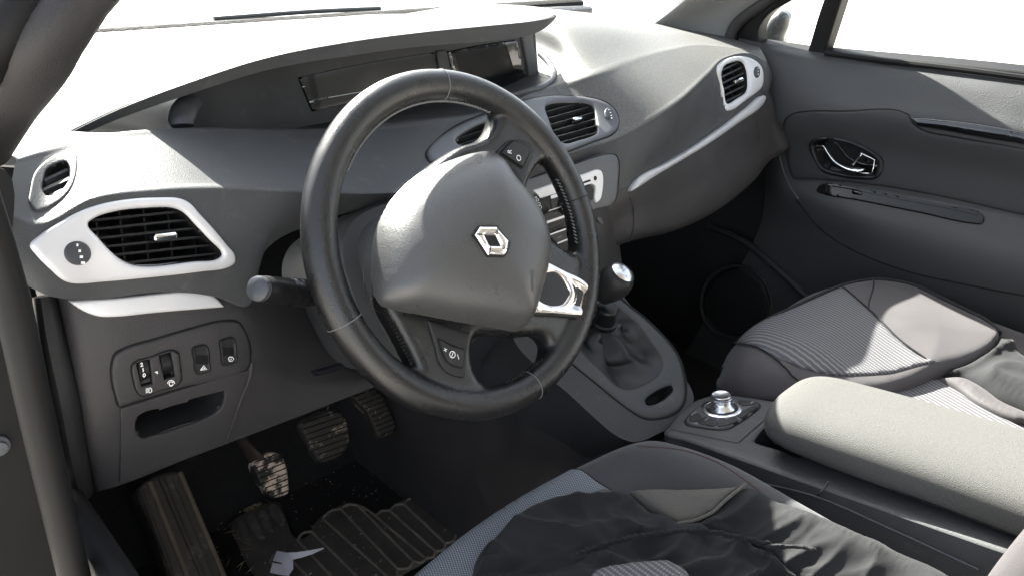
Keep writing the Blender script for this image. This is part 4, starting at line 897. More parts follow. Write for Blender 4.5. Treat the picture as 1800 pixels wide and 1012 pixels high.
mb = MB(); plate(mb, [(700, 1060, 1), (735, 1012), (800, 954), (900, 884), (1004, 826, 1), (1020, 827), (1050, 848), (1100, 880), (1150, 930), (1100, 1100, 1)], mS, 'denim', .003, .002, -.004, uvrot=.5, sp=8); mb.build('centre_fabric', ds, 60)
# backrest side bolster at the right edge of the view
mb = MB(); secs = []
for z, y, hx, hy in ((.38, -.62, .055, .155), (.46, -.63, .058, .165), (.54, -.645, .060, .165), (.66, -.67, .060, .155), (.82, -.71, .055, .13), (.95, -.75, .045, .09)):
    secs.append([V3((-.165+hx*math.cos(t_), y+hy*math.sin(t_), z)) for t_ in np.linspace(0, 2*math.pi, 40, endpoint=False)])
A = np.array([[tuple(p) for p in s_] for s_ in secs]); C2 = np.array([cr3(A[:, j], 5) for j in range(40)]).transpose(1, 0, 2); loft(mb, [[V3(tuple(p)) for p in s_] for s_ in C2], 'taupe'); mb.build('backrest_bolster', ds, 80)
# seam with reddish thread along the right bolster
r = mS([tuple(p) for p in cr([(1120, 783.5), (1200, 791), (1262, 813), (1322, 852), (1390, 906)], 10, False)]); mb = MB(); M['redstitch'] = mat('red_brown_piping', (.06, .032, .032), .8); tube(mb, [a+n*.0003 for a, n in r], .0009, 'redstitch', 6); mb.build('piping', ds)
r = mS([tuple(p) for p in cr([(1006, 825), (1022, 828), (1050, 848), (1100, 880)], 8, False)]); mb = MB(); tube(mb, [a+n*.0015 for a, n in r], .0012, 'cavity', 6); mb.build('centre_seam', ds)
# loose black cover crumpled on it
from mathutils import noise as mnoise
def crumple(sc, amp, an=(1, 1), seed=0, ridge=True):
    def f(p, d):
        out = np.zeros(len(p))
        for i, (x, y) in enumerate(p):
            q = V3((x*an[0]/sc, y*an[1]/sc, seed)); w = mnoise.noise(q*.6)*.8; v = 0
            q2 = q+V3((w, w*.6, 0)); v += (1-abs(mnoise.noise(q2)))**2 if ridge else mnoise.noise(q2)
            v += .28*(1-abs(mnoise.noise(q2*2.3+V3((7, 3, 1)))))**2; out[i] = v*amp
        return out*np.clip(d/.012, .05, 1)
    return f
dcv = thing('seat_cover', 'loose crumpled black cloth cover slipped back on the driver seat', 'seat cover', (-.3, -.3, .43))
def Z6(p): return Q(p, 700, 760, 2.5714)
mb = MB(); plate(mb, Z6([(300, 900, 1), (335, 640), (350, 590), (380, 560), (440, 490), (480, 445), (560, 372), (640, 337), (780, 318), (900, 312), (1050, 302), (1080, 325), (1130, 372), (1260, 455), (1350, 460), (1480, 470), (1700, 560), (1900, 700), (2000, 900, 1)]), mS, 'cloth', .010, .008, -.003, sp=4.5, disp=crumple(95, .022, (.7, 1.5), 3)); mb.build('crumpled_cloth', dcv, 80)
mb = MB(); plate(mb, Z6([(1265, 458, 1), (1340, 440), (1400, 400), (1480, 335), (1575, 268), (1640, 282), (1700, 320), (1800, 362), (1920, 415), (2050, 480), (2240, 570), (2440, 670), (2600, 800), (2000, 820), (1800, 700), (1600, 560), (1400, 500)]), mS, 'cloth', .013, .006, -.003, sp=5, disp=crumple(110, .010, (1, 1), 9)); mb.build('side_panel', dcv, 80)
mb = MB(); plate(mb, Z6([(1035, 296, 1), (1200, 276), (1400, 263), (1583, 263, 1), (1500, 318), (1430, 385), (1340, 438), (1262, 456, 1), (1180, 412), (1110, 358)]), mS, 'felt', .017, .005, -.003, sp=6, disp=crumple(160, .004, (1, 1), 5)); mb.build('folded_back_lining', dcv, 80)
r = mS([tuple(p) for p in cr(Z6([(1255, 462), (1340, 440), (1430, 388), (1500, 322), (1575, 270)]), 12, False)]); mb = MB(); tube(mb, [a+n*(.0185+.0006*(i % 2)) for i, (a, n) in enumerate(r)], .0024, 'felt', 6, sc=(1, .7)); mb.build('overlock_hem', dcv)
mb = MB(); plate(mb, Z6([(780, 322, 1), (800, 306), (860, 285), (930, 265, 1), (985, 280), (1022, 302, 1), (900, 318)]), mS, 'felt', .008, .003, -.003, sp=4); mb.build('folded_label', dcv)
r = mS([tuple(p) for p in cr(Z6([(780, 660), (950, 605), (1150, 562), (1350, 546), (1550, 562), (1700, 555), (1820, 545), (1900, 560)]), 22, False)]); mb = MB(); tube(mb, [a+n*(.036+.0016*math.sin(i*1.9)) for i, (a, n) in enumerate(r)], .0026, 'cloth', 8, sc=(1.3, .8)); mb.build('elastic_edge', dcv)
mb = MB(); plate(mb, Z6([(800, 840, 1), (870, 735), (1000, 700), (1200, 680, 1), (1290, 735), (1330, 840, 1)]), mS, 'ribweave', .040, .004, 0, sp=6, uvrot=.8); mb.build('dotted_fabric', dcv, 70)

ps = thing('passenger_seat', 'passenger seat under the window with a ribbed grey cushion, right of the armrest', 'car seat', (.37, -.3, 0))
pg_ = seatgrid(.105, .645, .000, .405, .000, .060); pV, pF, psh = grid(pg_, 6, 6); SP = Surf([tuple(v) for v in pV], pF); mP = surfmap(SP); mb = MB(); mb.add(pV, pF, 'taupe'); mb.build('cushion', ps, 80)
def Z5(p): return Q(p, 1250, 420, 2.976)
mb = MB(); plate(mb, Z5([(700, 900, 1), (860, 800), (1180, 740), (1300, 790), (1420, 880), (1620, 985), (1800, 1080, 1), (1500, 1300, 1)]), mP, 'ribweave', .003, .002, -.003, uvrot=1.05, sp=8); mb.build('centre_fabric', ps, 70)
mb = MB(); tube(mb, [V3((.12+.5*i/12, -.60-.02*math.sin(i/12*math.pi), .44)) for i in range(13)], .03, 'taupe', 12) ; 
pcv = thing('seat_cover', 'taupe and ribbed grey cloth cover bulging over the front of the passenger seat', 'seat cover', (.37, -.1, .43))
LIFT = lambda p, d: np.clip(d/.05, 0, 1)*.016
def bulge(am, cr_=None):
    def f(p, d): return np.clip(d/.09, 0, 1)**.7*am+((cr_(p, d)) if cr_ else 0)
    return f
OUT = Z5([(70, 800), (80, 740), (110, 640), (160, 575), (240, 505), (400, 408), (520, 345), (660, 285), (780, 256), (860, 248), (960, 258), (1060, 285), (1200, 348), (1330, 410), (1420, 455), (1500, 530), (1465, 600), (1390, 655), (1300, 695), (1200, 725), (1040, 790), (900, 828), (700, 850), (420, 870), (150, 860)])
mb = MB(); plate(mb, OUT, mP, 'taupe', .016, .010, -.006, sp=6, disp=bulge(.012, crumple(200, .006, (1, 1), 2))); mb.build('cover_cloth', pcv, 80)
def over(p, d):
    full = np.array(cr(OUT, 6)); dd = pdist(p, full)*1e-3; return bulge(.012, crumple(200, .006, (1, 1), 2))(p, dd)
mb = MB(); plate(mb, Z5([(178, 578, 1), (240, 512), (400, 420), (520, 367), (662, 322, 1), (720, 375), (800, 455), (870, 530), (950, 600), (1050, 675), (1095, 700, 1), (1190, 706, 1), (1080, 728), (890, 770), (750, 782), (600, 772), (480, 740), (380, 695), (300, 652), (230, 605)]), mP, 'ribweave', .0185, .001, 0, sp=6, disp=over, uvrot=1.05); mb.build('ribbed_fabric', pcv, 80)
def onP(px, h, n=8):
    p2 = cr(px, n, False); full = np.array(cr(OUT, 6)); dd = pdist(p2, full)*1e-3; b = bulge(.012, crumple(200, .006, (1, 1), 2))(p2, dd); return [a+q*(h+bb) for (a, q), bb in zip(mP([tuple(x) for x in p2]), b)]
mb = MB(); tube(mb, onP(Z5([(662, 322), (800, 455), (950, 600), (1095, 700)]), .0188), .0013, 'cloth', 6); mb.build('cover_seam', pcv); mb = MB(); tube(mb, onP(Z5([(178, 578), (300, 652), (490, 795)]), .0188), .0012, 'cloth', 6); mb.build('cover_seam', pcv); mb = MB(); tube(mb, onP(Z5([(836, 262), (822, 330), (800, 400), (795, 450)]), .017), .0013, 'cloth', 6); mb.build('cover_seam', pcv)
mb = MB(); rim = onP(Z5([(175, 568), (240, 507), (400, 410), (520, 350), (660, 290), (780, 262), (860, 254), (960, 264), (1060, 290), (1200, 352), (1330, 415), (1420, 462), (1490, 530)]), .012); tube(mb, rim, .006, 'cloth', 8, sc=(1, 1)); mb.build('elastic_edge', pcv)
bcv = thing('seat_cover', 'black cloth with taupe edging lying folded behind the bulging cover on the passenger seat', 'seat cover', (.5, -.3, .43))
mb = MB(); plate(mb, Z5([(1210, 722, 1), (1300, 690), (1400, 640), (1460, 590), (1500, 520), (1560, 560), (1640, 640), (1900, 760), (1900, 1050), (1640, 925), (1500, 862), (1400, 800), (1300, 745)]), mP, 'cloth', .008, .006, -.006, sp=5, disp=crumple(80, .018, (.8, 1.4), 21)); mb.build('crumpled_cloth', bcv, 80)
mb = MB(); plate(mb, Z5([(1185, 748, 1), (1300, 742), (1420, 800), (1500, 860), (1640, 925), (1900, 1060), (1900, 1110), (1640, 975), (1580, 965), (1400, 882), (1280, 800)]), mP, 'taupe', .009, .004, -.006, sp=5, disp=crumple(120, .006, (1, 1), 8)); mb.build('taupe_edging', bcv, 80)

# =================================================================== PASSENGER DOOR
door = thing('passenger_door', 'closed passenger door with chrome handle, gloss black trim and fabric insert', 'door', (.72, 0, .3))
dc = [[(1298, 62, .768), (1300, 85, .745), (1318, 150, .735), (1335, 215, .73), (1343, 270, .73), (1345, 318, .73), (1345, 340, .725), (1335, 400, .72), (1240, 560, .72), (1160, 700, .72)],
      [(1328, 73, .765), (1332, 90, .745), (1342, 150, .712), (1358, 205, .70), (1368, 270, .705), (1374, 318, .70), (1384, 345, .69), (1385, 400, .695), (1330, 560, .71), (1250, 700, .71)],
      [(1385, 84, .765), (1390, 100, .742), (1400, 150, .712), (1410, 200, .694), (1412, 268, .70), (1414, 320, .694), (1420, 352, .672), (1440, 420, .670), (1430, 600, .70), (1350, 720, .70)],
      [(1440, 93, .765), (1446, 108, .742), (1465, 158, .710), (1470, 200, .692), (1475, 265, .698), (1480, 325, .690), (1490, 375, .652), (1520, 450, .655), (1530, 620, .695), (1450, 740, .70)],
      [(1560, 110, .765), (1566, 124, .742), (1580, 176, .708), (1600, 210, .690), (1600, 280, .698), (1600, 346, .690), (1610, 405, .648), (1640, 490, .650), (1660, 640, .69), (1600, 780, .70)],
      [(1680, 125, .765), (1684, 140, .742), (1690, 192, .708), (1700, 226, .690), (1705, 300, .698), (1705, 365, .690), (1720, 435, .646), (1745, 525, .648), (1780, 660, .69), (1750, 800, .70)],
      [(1810, 143, .765), (1814, 157, .742), (1818, 208, .708), (1822, 248, .690), (1825, 325, .698), (1828, 390, .690), (1840, 465, .646), (1860, 560, .648), (1900, 700, .69), (1900, 850, .70)],
      [(2100, 190, .765), (2104, 205, .742), (2108, 255, .708), (2112, 300, .690), (2115, 400, .698), (2120, 460, .690), (2130, 540, .646), (2150, 640, .648), (2200, 800, .69), (2200, 950, .70)]]
drows = [[X(*c[i]) for c in dc] for i in range(10)]; dVv, dFf, dshp = grid(crisp(drows, (5,), .12), 8, 8); SDo = Surf([tuple(v) for v in dVv], dFf); mO = surfmap(SDo)
def ZO(p): return Q(p, 1340, 170, 3.6152)
STR = ZO([(347, 605), (358, 575), (400, 553), (450, 553), (560, 575), (900, 640), (1200, 700), (1395, 745), (1412, 775), (1395, 808), (1350, 810), (1000, 740), (600, 660), (365, 615)])
HDL = ZO([(325, 300), (345, 272), (400, 263), (520, 278), (600, 305), (720, 370), (765, 405), (755, 470), (720, 510), (640, 515), (500, 498), (400, 465), (360, 410)])
mb = MB(); mb.add(dVv, cutfaces(dVv, dFf, [np.array(cr(ZO([(350, 300), (400, 278), (520, 292), (600, 320), (735, 400), (725, 490), (640, 498), (500, 482), (400, 450), (365, 400)]), 4))]), 'door'); mb.build('door_panel', door, 60)
INS = ZO([(150, 150), (190, 115), (260, 100), (500, 97), (930, 118), (960, 170), (1020, 215), (1200, 255), (1663, 330), (2300, 470, 1), (2300, 900, 1), (1663, 755), (1000, 610), (560, 545), (300, 525), (200, 520), (178, 470), (150, 330), (135, 230)])
DH0 = ZO([(340, 300), (400, 270), (520, 284), (600, 312), (745, 400), (735, 498), (640, 506), (500, 490), (395, 456), (358, 400)])
mb = MB(); plate(mb, [(x-1.5 if i in (0, 16, 17, 18) else x, y-2 if i < 8 else y) for i, (x, y, *_) in enumerate(INS)], mO, 'cavity', .0008, .0003, -.002, sp=10, holes=[DH0]); mb.build('insert_gap', door)
mb = MB(); plate(mb, INS, mO, 'doorinsert', .0042, .006, -.003, sp=8, holes=[DH0]); mb.build('door_insert', door, 60)
mb = MB(); plate(mb, ZO([(945, 130, 1), (1200, 152), (1450, 185), (1663, 225), (2300, 360, 1), (2300, 460, 1), (1663, 305), (1400, 262), (1150, 215), (985, 190, 1), (965, 160)]), mO, 'gloss', .012, .012, 0, sp=3.5); pt = mb.build('pull_trim', door)
mb = MB(); plate(mb, STR, mO, 'gloss2', .0035, .0018, -.003, sp=4); ss = mb.build('switch_strip', door); mb = MB()
r = mO([tuple(p) for p in ZO([(450, 575), (600, 600), (900, 660), (1200, 718), (1370, 755)])]); tube(mb, [a+n*.004 for a, n in r], .0011, 'gloss', 8, n=5); r = mO([ZO([(605, 618)])[0]])[0]; box(mb, r[0]+r[1]*.005, V3((0, -.010, 0)), V3((0, 0, .005)).lerp(V3((.004, 0, 0)), .5), r[1]*.003, 'gloss', .25); mb.build('window_switch', ss)
# door handle
mb = MB(); plate(mb, ZO([(300, 300), (330, 262), (400, 250), (530, 264), (615, 292), (735, 358), (778, 400), (768, 480), (728, 525), (640, 530), (495, 512), (385, 478), (345, 425)]), mO, 'black', .009, .007, -.002, holes=[ZO([(345, 300), (400, 277), (520, 290), (600, 316), (715, 388), (728, 410), (720, 490), (640, 496), (500, 480), (400, 448), (365, 400)])], sp=2.5); hb = mb.build('handle_bezel', door)
mb = MB(); pocket(mb, DH0, mO, .022, 'gloss', .9); mb.build('handle_recess', hb)
hn = mO([(1490, 278)])[0][1]; mb = MB()
def hp(x, y, h): q = mO([ZO([(x, y)])[0]])[0]; return q[0]+q[1]*h
L1 = [hp(345, 308, -.004), hp(375, 304, .002), hp(400, 312, .006), hp(430, 352, .009), hp(470, 405, .010), hp(520, 440, .010), hp(575, 462, .010), hp(620, 468, .009), hp(655, 462, .008)]
tube(mb, L1, [.0016, .002, .0024, .0028, .0032, .0045, .0075, .0085, .004], 'chrome', 14, n=5, sc=(1, .55)); 
tube(mb, [hp(590, 430, .008), hp(620, 395, .009), hp(640, 372, .010), hp(645, 358, .010)], [.006, .0045, .003, .002], 'chrome', 12, n=5, sc=(1, .5))
tube(mb, [hp(640, 356, .010), hp(690, 380, .010), hp(727, 400, .010), hp(718, 450, .010), hp(708, 490, .009), hp(650, 487, .008), hp(560, 472, .008)], .0014, 'chrome', 8, n=1); mb.build('handle_lever', hb, 60)
# lower door: pocket rim, speaker
mb = MB(); r = mO([tuple(p) for p in cr([(1250, 398), (1300, 418), (1350, 455), (1395, 495), (1440, 540)], 8, False)]); tube(mb, [a+n*.006 for a, n in r], .008, 'doorlow', 10, sc=(1, 1)); mb.build('pocket_rim', door)
mb = MB(); r = mO([tuple(p) for p in circ((1295, 532), 62, 40, sy=1.05)]); tube(mb, [a+n*.003 for a, n in r], .005, 'doorlow', 8, closed=True); r = mO([(1295, 532)])[0]
plate(mb, circ((1295, 532), 55, 30, sy=1.05), mO, 'dark', .004, .01, -.002, sp=8); mb.build('speaker_grille', door)
mb = MB(); r = mO([tuple(p) for p in cr([(1400, 352), (1440, 400), (1500, 440), (1600, 478), (1700, 500), (1830, 525)], 8, False)]); tube(mb, [a+n*.0006 for a, n in r], .0012, 'cavity', 6); mb.build('armrest_seam', door)
mb = MB(); r = mO([tuple(p) for p in cr([(1352, 232), (1362, 233), (1374, 233)], 4, False)]); tube(mb, [a+n*.0004 for a, n in r], .0009, 'cavity', 6); r = mO([tuple(p) for p in cr([(1366, 240), (1374, 290), (1390, 330), (1405, 352)], 6, False)]); tube(mb, [a+n*.0006 for a, n in r], .0018, 'edge', 6); mb.build('front_seam', door)
# window frame, glass
pw = planemap((.768, 0, .84), (0, -1, 0), (-.20, 0, 1))
QW = [(1334, 77, 1), (1334, 52), (1352, 26), (1400, -3, 1), (1470, -48, 1), (1449, 0), (1421, 90, 1)]; MW = [(1451, 92, 1), (1482, -5), (1510, -95, 1), (1750, -210), (2300, -300, 1), (2300, 195, 1), (1800, 126)]
FO = [(1279, 86, 1), (1282, 52), (1308, 24), (1370, -12), (1480, -100), (1730, -250), (2400, -350, 1), (2400, 240, 1), (1800, 150), (1450, 104)]
mb = MB(); plate(mb, pw.px(FO), pw, 'sealm', .006, .008, -.035, holes=[pw.px(QW), pw.px(MW)], sp=.03); wf = mb.build('window_frame', door, 40)
mb = MB(); tube(mb, [p+V3((-.012, 0, .004)) for p in [X(*q) for q in [(1455, 96, .768), (1560, 110, .768), (1680, 124, .768), (1800, 140, .768), (2000, 170, .768)]]], .006, 'sealm', 8, n=4); mb.build('window_seal', door)
for o_, nm in ((QW, 'quarter_glass'), (MW, 'window_glass')):
    q = pw.px(o_); mb = MB(); mb.add([pw.o+pw.ex*a[0]+pw.ey*a[1]-pw.n*.02 for a in q], [tuple(range(len(q)))], 'glass'); mb.build(nm, door)
# exterior mirror beyond the quarter glass
mr_ = thing('wing_mirror', 'dark exterior wing mirror seen through the small quarter window', 'wing mirror', tuple(X(1365, 70, .93)))
pmi = planemap(X(1362, 50, .95), (.35, -.94, 0), (-.05, 0, 1)); mb = MB(); plate(mb, pmi.px([(1336, 84), (1341, 66), (1347, 44), (1358, 28), (1374, 20), (1387, 28), (1386, 46), (1378, 66), (1376, 84), (1356, 90)]), pmi, 'mirror', .02, .022, -.04); mb.build('mirror_housing', mr_, 60); mb = MB(); tube(mb, [X(1350, 82, .96), X(1362, 86, .90), X(1380, 90, .84)], [.018, .014, .02], 'mirror', 12, n=4, sc=(1, .6)); mb.build('mirror_arm', mr_)

# =================================================================== CAR BODY
car = thing('car_body', 'car body round the cabin: windscreen pillars, roof, bonnet and windscreen', 'car body', (0, 0, 0))
pl = [[(1140, 52, .665), (1180, 26, .67), (1235, -16, .67), (1330, -85, .655), (1560, -240, .62)], [(1215, 62, .715), (1240, 30, .72), (1285, -4, .72), (1370, -70, .70), (1600, -215, .67)], [(1284, 88, .757), (1289, 50, .757), (1316, 22, .757), (1377, -12, .752), (1640, -190, .71)]]
r3 = [[X(*p) for p in r] for r in pl]; r3.insert(0, [p+V3((0, .05, -.02)) for p in r3[0]]); r3.append([p+V3((.03, .01, .01)) for p in r3[-1]]); a_, b_, c_ = grid(r3, 8, 6); mb = MB(); v2, f2 = shell(a_, b_, c_, .008); mb.add(v2, f2, 'pillar'); mb.build('windscreen_pillar', car, 60)
mb = MB(); tube(mb, [X(*p) for p in [(1290, 96, .748), (1284, 66, .748), (1298, 40, .750), (1335, 12, .750), (1400, -35, .74), (1500, -110, .73)]], .013, 'pillardark', 12, n=6, sc=(1, 1)); mb.build('door_seal', car)
mb = MB(); tube(mb, [X(330, -190, -.58), X(172, -60, -.665), X(140, -8, -.688), X(74, 88, -.72), X(6, 180, -.742), X(-50, 255, -.765)], [.030, .028, .0265, .026, .026, .03], 'pillardark', 24, n=8, sc=(1.05, .8), upv=(0, .3, 1)); mb.build('windscreen_pillar', car, 60)
mb = MB(); tube(mb, [X(250, -190, -.60), X(90, -55, -.700), X(22, 40, -.735), X(-50, 130, -.765)], .017, 'sealm', 16, n=8); tube(mb, [X(262, -190, -.595), X(112, -55, -.692), X(54, 10, -.715), X(0, 82, -.742), X(-40, 130, -.76)], .0022, 'panel', 8, n=8); mb.build('door_seal', car, 60)
mb = MB(); tube(mb, [Yy(*p) for p in [(-40, 330, .03), (-5, 440, .03), (28, 560, .03), (58, 700, .03), (90, 840, .03), (135, 1030, .03)]], [.011]*6, 'sealm', 18, n=8, sc=(1.1, 1)); mb.build('door_seal', car, 60)
mb = MB(); pq = planemap((-.86, .10, .6), (1, 0, 0), (0, .05, 1)); plate(mb, pq.px([(-200, 300, 1), (10, 300), (20, 460), (60, 640), (150, 1030, 1), (-200, 1100, 1)]), pq, 'sealm', .0, .003, -.05); mb.build('hinge_pillar', car)
mb = MB(); a = pq.px([(-4, 782)])[0]; lathe(mb, [(.0085, 0), (.0085, .003), (.006, .004), (.0055, .008), (.001, .0085)], pq.o+pq.ex*a[0]+pq.ey*a[1], pq.n, 'panel', 24); mb.build('hinge_bolt', car)
def quad(mb, pts, m, t=None): mb.add([V3(p) for p in pts], [tuple(range(len(pts)))], m)
mb = MB(); quad(mb, [(-.80, .98, .875), (.80, .98, .875), (.62, -.13, 1.375), (-.62, -.13, 1.375)], 'glass'); mb.build('windscreen', car)
mb = MB(); box(mb, (0, -1.12, 1.385), (.68, 0, 0), (0, 1.0, 0), (0, 0, .02), 'lining', .2); box(mb, (0, -2.06, .9), (.8, 0, 0), (0, .03, 0), (0, 0, .5), 'lining', .2); box(mb, (.78, -1.75, .9), (.02, 0, 0), (0, .45, 0), (0, 0, .5), 'lining', .2); box(mb, (-.78, -1.75, .9), (.02, 0, 0), (0, .45, 0), (0, 0, .5), 'lining', .2); mb.build('roof', car)
mb = MB(); box(mb, (0, -.85, .55), (.70, 0, 0), (0, .04, 0), (0, 0, .0), 'dark', .1) if 0 else None
br = [[V3((x, .90, .872+.01*(1-(x/.8)**2))) for x in np.linspace(-.85, .85, 9)], [V3((x, 1.2, .865+.03*(1-(x/.8)**2))) for x in np.linspace(-.86, .86, 9)], [V3((x, 1.7, .80+.03*(1-(x/.8)**2))) for x in np.linspace(-.83, .83, 9)], [V3((x, 1.95, .66)) for x in np.linspace(-.8, .8, 9)], [V3((x, 2.0, .3)) for x in np.linspace(-.78, .78, 9)]]
a_, b_, c_ = grid(br, 4, 6); v2, f2 = shell(a_, b_, c_, .01); mb = MB(); mb.add(v2, f2, 'paint'); mb.build('bonnet', car, 60)
mb = MB(); box(mb, (0, .93, .868), (.8, 0, 0), (0, .05, 0), (0, 0, .012), 'mirror', .2); mb.build('scuttle_panel', car)
wiper = thing('windscreen_wiper', 'black wiper lying along the foot of the windscreen', 'wiper', (-.1, .93, .9)); mb = MB(); tube(mb, [V3((-.22, .95, .903)), V3((-.02, .94, .906)), V3((.16, .95, .903))], .005, 'edge', 8, n=6); mb.build('wiper_blade', wiper)  # blade coloured paler than its black to stand in for flare
# footwell: floor, walls, tunnel, bulkhead
fl = MB(); NX = 60; V = []; 
for i in range(NX):
    for j in range(NX):
        x = -.80+1.62*i/(NX-1); y = -1.6+2.55*j/(NX-1); z = .028 if y < .66 else .028+(y-.66)*1.5
        V.append((x, y, z+.004*mnoise.noise(V3((x*9, y*9, 0)))))
fl.add(V, [(i*NX+j, (i+1)*NX+j, (i+1)*NX+j+1, i*NX+j+1) for i in range(NX-1) for j in range(NX-1)], 'carpet'); o = fl.build('floor', None); tag(o, 'dusty black carpet of the car floor', None, None, 'structure')
kp = MB(); box(kp, (-.775, .40, .27), (.012, 0, 0), (0, .55, 0), (0, 0, .30), 'sealm', .2); kp.build('kick_panel', car)
kp = MB(); box(kp, (.77, .45, .35), (.012, 0, 0), (0, .5, 0), (0, 0, .45), 'dark', .2); kp.build('kick_panel', car)
bw = MB(); box(bw, (0, .93, .5), (.80, 0, 0), (0, .02, 0), (0, 0, .40), 'carpet', .2); bw.build('bulkhead', car)
tn = [[Yy(*p) for p in [(905, 598, .20), (945, 646, .135), (1000, 694, .08), (1050, 742, .035), (1088, 770, .0), (1120, 779, -.02)]]]
t2 = [p+V3((-.006, .01, -.07)) for p in tn[0]]; t3 = [V3((min(p.x, -.17)-.0, p.y+.05, .20)) for p in tn[0]]; t4 = [V3((-.185, p.y+.06, .02)) for p in tn[0]]
for r_, dy in ((tn[0], .5), (t2, .5), (t3, .6), (t4, .6)): r_.insert(0, r_[0]+V3((0, dy, 0)))
for r_ in (tn[0], t2, t3, t4): r_.append(r_[-1]+V3((.03, -.10, -.02)))
a_, b_, c_ = grid([tn[0], t2, t3, t4], 6, 6); mb = MB(); mb.add(a_, b_, 'lower'); mb.build('side_cover', gcon, 70)
t_ = MB(); box(t_, (-.01, -.3, .14), (.10, 0, 0), (0, .5, 0), (0, 0, .13), 'carpet', .2); box(t_, (-.02, .55, .2), (.13, 0, 0), (0, .4, 0), (0, 0, .2), 'carpet', .2); t_.build('tunnel', car)
# =================================================================== PEDALS, MAT, PAPER, DIRT
def Z7(p): return Q(p, 200, 680, 2.9032)
def pedal(name, label, outl, y, arm, m, nr, dr):
    t = thing(name, label, 'pedal', tuple(Yy(*Z7([outl[0]])[0], y))); pp = planemap(Yy(*Z7([outl[len(outl)//2]])[0], y), (1, 0, 0), (0, .45, .89)); o2 = pp.px(Z7(outl)); mb = MB(); plate(mb, o2, pp, m, .008, .006, -.012, sp=.004); pad_ = mb.build('pedal_pad', t)
    mb = MB(); O = cr(o2, 6); d = np.array(pp.px(Z7([dr[1]]))[0][:2])-np.array(pp.px(Z7([dr[0]]))[0][:2]); d /= np.linalg.norm(d); q = np.array([-d[1], d[0]]); pr_ = O@q
    for i in range(nr):
        w_ = pr_.min()+(pr_.max()-pr_.min())*(i+.8)/(nr+.6); s_ = pr_-w_; xs = [(O[j]+(O[(j+1) % len(O)]-O[j])*s_[j]/(s_[j]-s_[(j+1) % len(O)]))@d for j in range(len(O)) if s_[j]*s_[(j+1) % len(O)] < 0]
        if len(xs) > 1:
            a, b = min(xs)+.003, max(xs)-.003; tube(mb, [pp.o+pp.ex*(d[0]*x+q[0]*w_)+pp.ey*(d[1]*x+q[1]*w_)+pp.n*.0078 for x in (a, b)], .0011, 'cavity', 6)
    mb.build('pad_groove', pad_)
    mb = MB(); tube(mb, arm(pp), .011, 'steel', 10, n=4, sc=(.5, 1.2), upv=(0, 0, 1)); mb.build('pedal_arm', t)
pedal('clutch_pedal', 'clutch pedal caked with pale dried mud, leftmost of the hanging pedals', [(700, 400), (715, 370), (760, 340), (810, 330), (850, 345), (875, 400), (888, 480), (885, 540), (830, 565), (790, 560), (750, 510), (710, 440)], .47, lambda pp: [Yy(*Z7([(770, 420)])[0], .49), Yy(*Z7([(700, 330)])[0], .50), Yy(*Z7([(640, 250)])[0], .52), Yy(*Z7([(600, 120)])[0], .55)], 'clutch', 8, ((700, 440), (880, 370)))
pedal('brake_pedal', 'wide brake pedal with scuffed grooves, in the middle of the three pedals', [(947, 190), (1000, 155), (1120, 112), (1150, 125), (1190, 190), (1193, 290), (1160, 340), (1060, 383), (1035, 375), (1000, 310)], .47, lambda pp: [Yy(*Z7([(1090, 200)])[0], .50), Yy(*Z7([(1100, 80)])[0], .52), Yy(*Z7([(1080, -50)])[0], .55)], 'pedal', 8, ((950, 250), (1190, 170)))
pedal('accelerator_pedal', 'long narrow accelerator pedal nearest the centre tunnel', [(1215, 50), (1290, 0), (1345, 20), (1400, 110), (1435, 190), (1430, 215), (1360, 258), (1340, 245), (1290, 140), (1240, 85)], .50, lambda pp: [Yy(*Z7([(1300, 60)])[0], .53), Yy(*Z7([(1250, -50)])[0], .56), Yy(*Z7([(1230, -100)])[0], .6)], 'pedal', 10, ((1300, 150), (1400, 110)))
fr_ = thing('footrest', 'mud-stained ribbed rubber footrest, left of the clutch pedal', 'footrest', (-.6, .5, .05))
pf = planemap((-.60, .56, .14), (1, 0, 0), (0, .65, .76)); mb = MB()
plate(mb, pf.px(Z7([(115, 530), (140, 495), (180, 470), (280, 432), (325, 432), (345, 460), (440, 660), (560, 950), (640, 1150), (330, 1150), (240, 860), (170, 680), (125, 590)])), pf, 'rest', .012, .010, -.06, sp=.006); frp = mb.build('rubber_pad', fr_)
mb = MB()
for a, b, w_ in (((330, 440), (585, 1040), .0045), ((235, 470), (500, 1090), .0050), ((285, 448), (545, 1060), .0022), ((178, 490), (400, 1050), .0045), ((135, 530), (310, 1000), .0030)):
    q = pf.px(Z7([a, lerp(a, b, .5), b])); tube(mb, [pf.o+pf.ex*x[0]+pf.ey*x[1]+pf.n*.0120 for x in q], w_, 'restrib' if w_ == .0045 else 'rest', 8, n=4)
mb.build('ribs', frp)
sv = MB(); quad(sv, [(-.70, .50, .03), (-.52, .50, .03), (-.48, .80, .30), (-.68, .80, .40)], 'steel'); 
mt = thing('floor_mat', 'dirty black ribbed rubber floor mat below the pedals', 'floor mat', (-.4, .4, .03)); pm_ = planemap((0, 0, .036), (1, 0, 0), (0, 1, 0)); mb = MB()
plate(mb, pm_.px(Z7([(605, 695), (640, 662), (740, 618), (825, 585), (850, 598), (892, 700), (925, 765), (965, 775), (1000, 750), (1020, 705), (1060, 662), (1200, 593), (1245, 600), (1300, 648), (1360, 640), (1500, 572), (1550, 573), (1650, 650), (1752, 745), (1735, 775), (1600, 880), (1450, 970), (1350, 1080), (1200, 1400, 1), (900, 1400, 1), (720, 970), (640, 820)])), pm_, 'rubber', .004, .003, -.003, sp=.012); mat_ = mb.build('rubber_sheet', mt)
mb = MB()
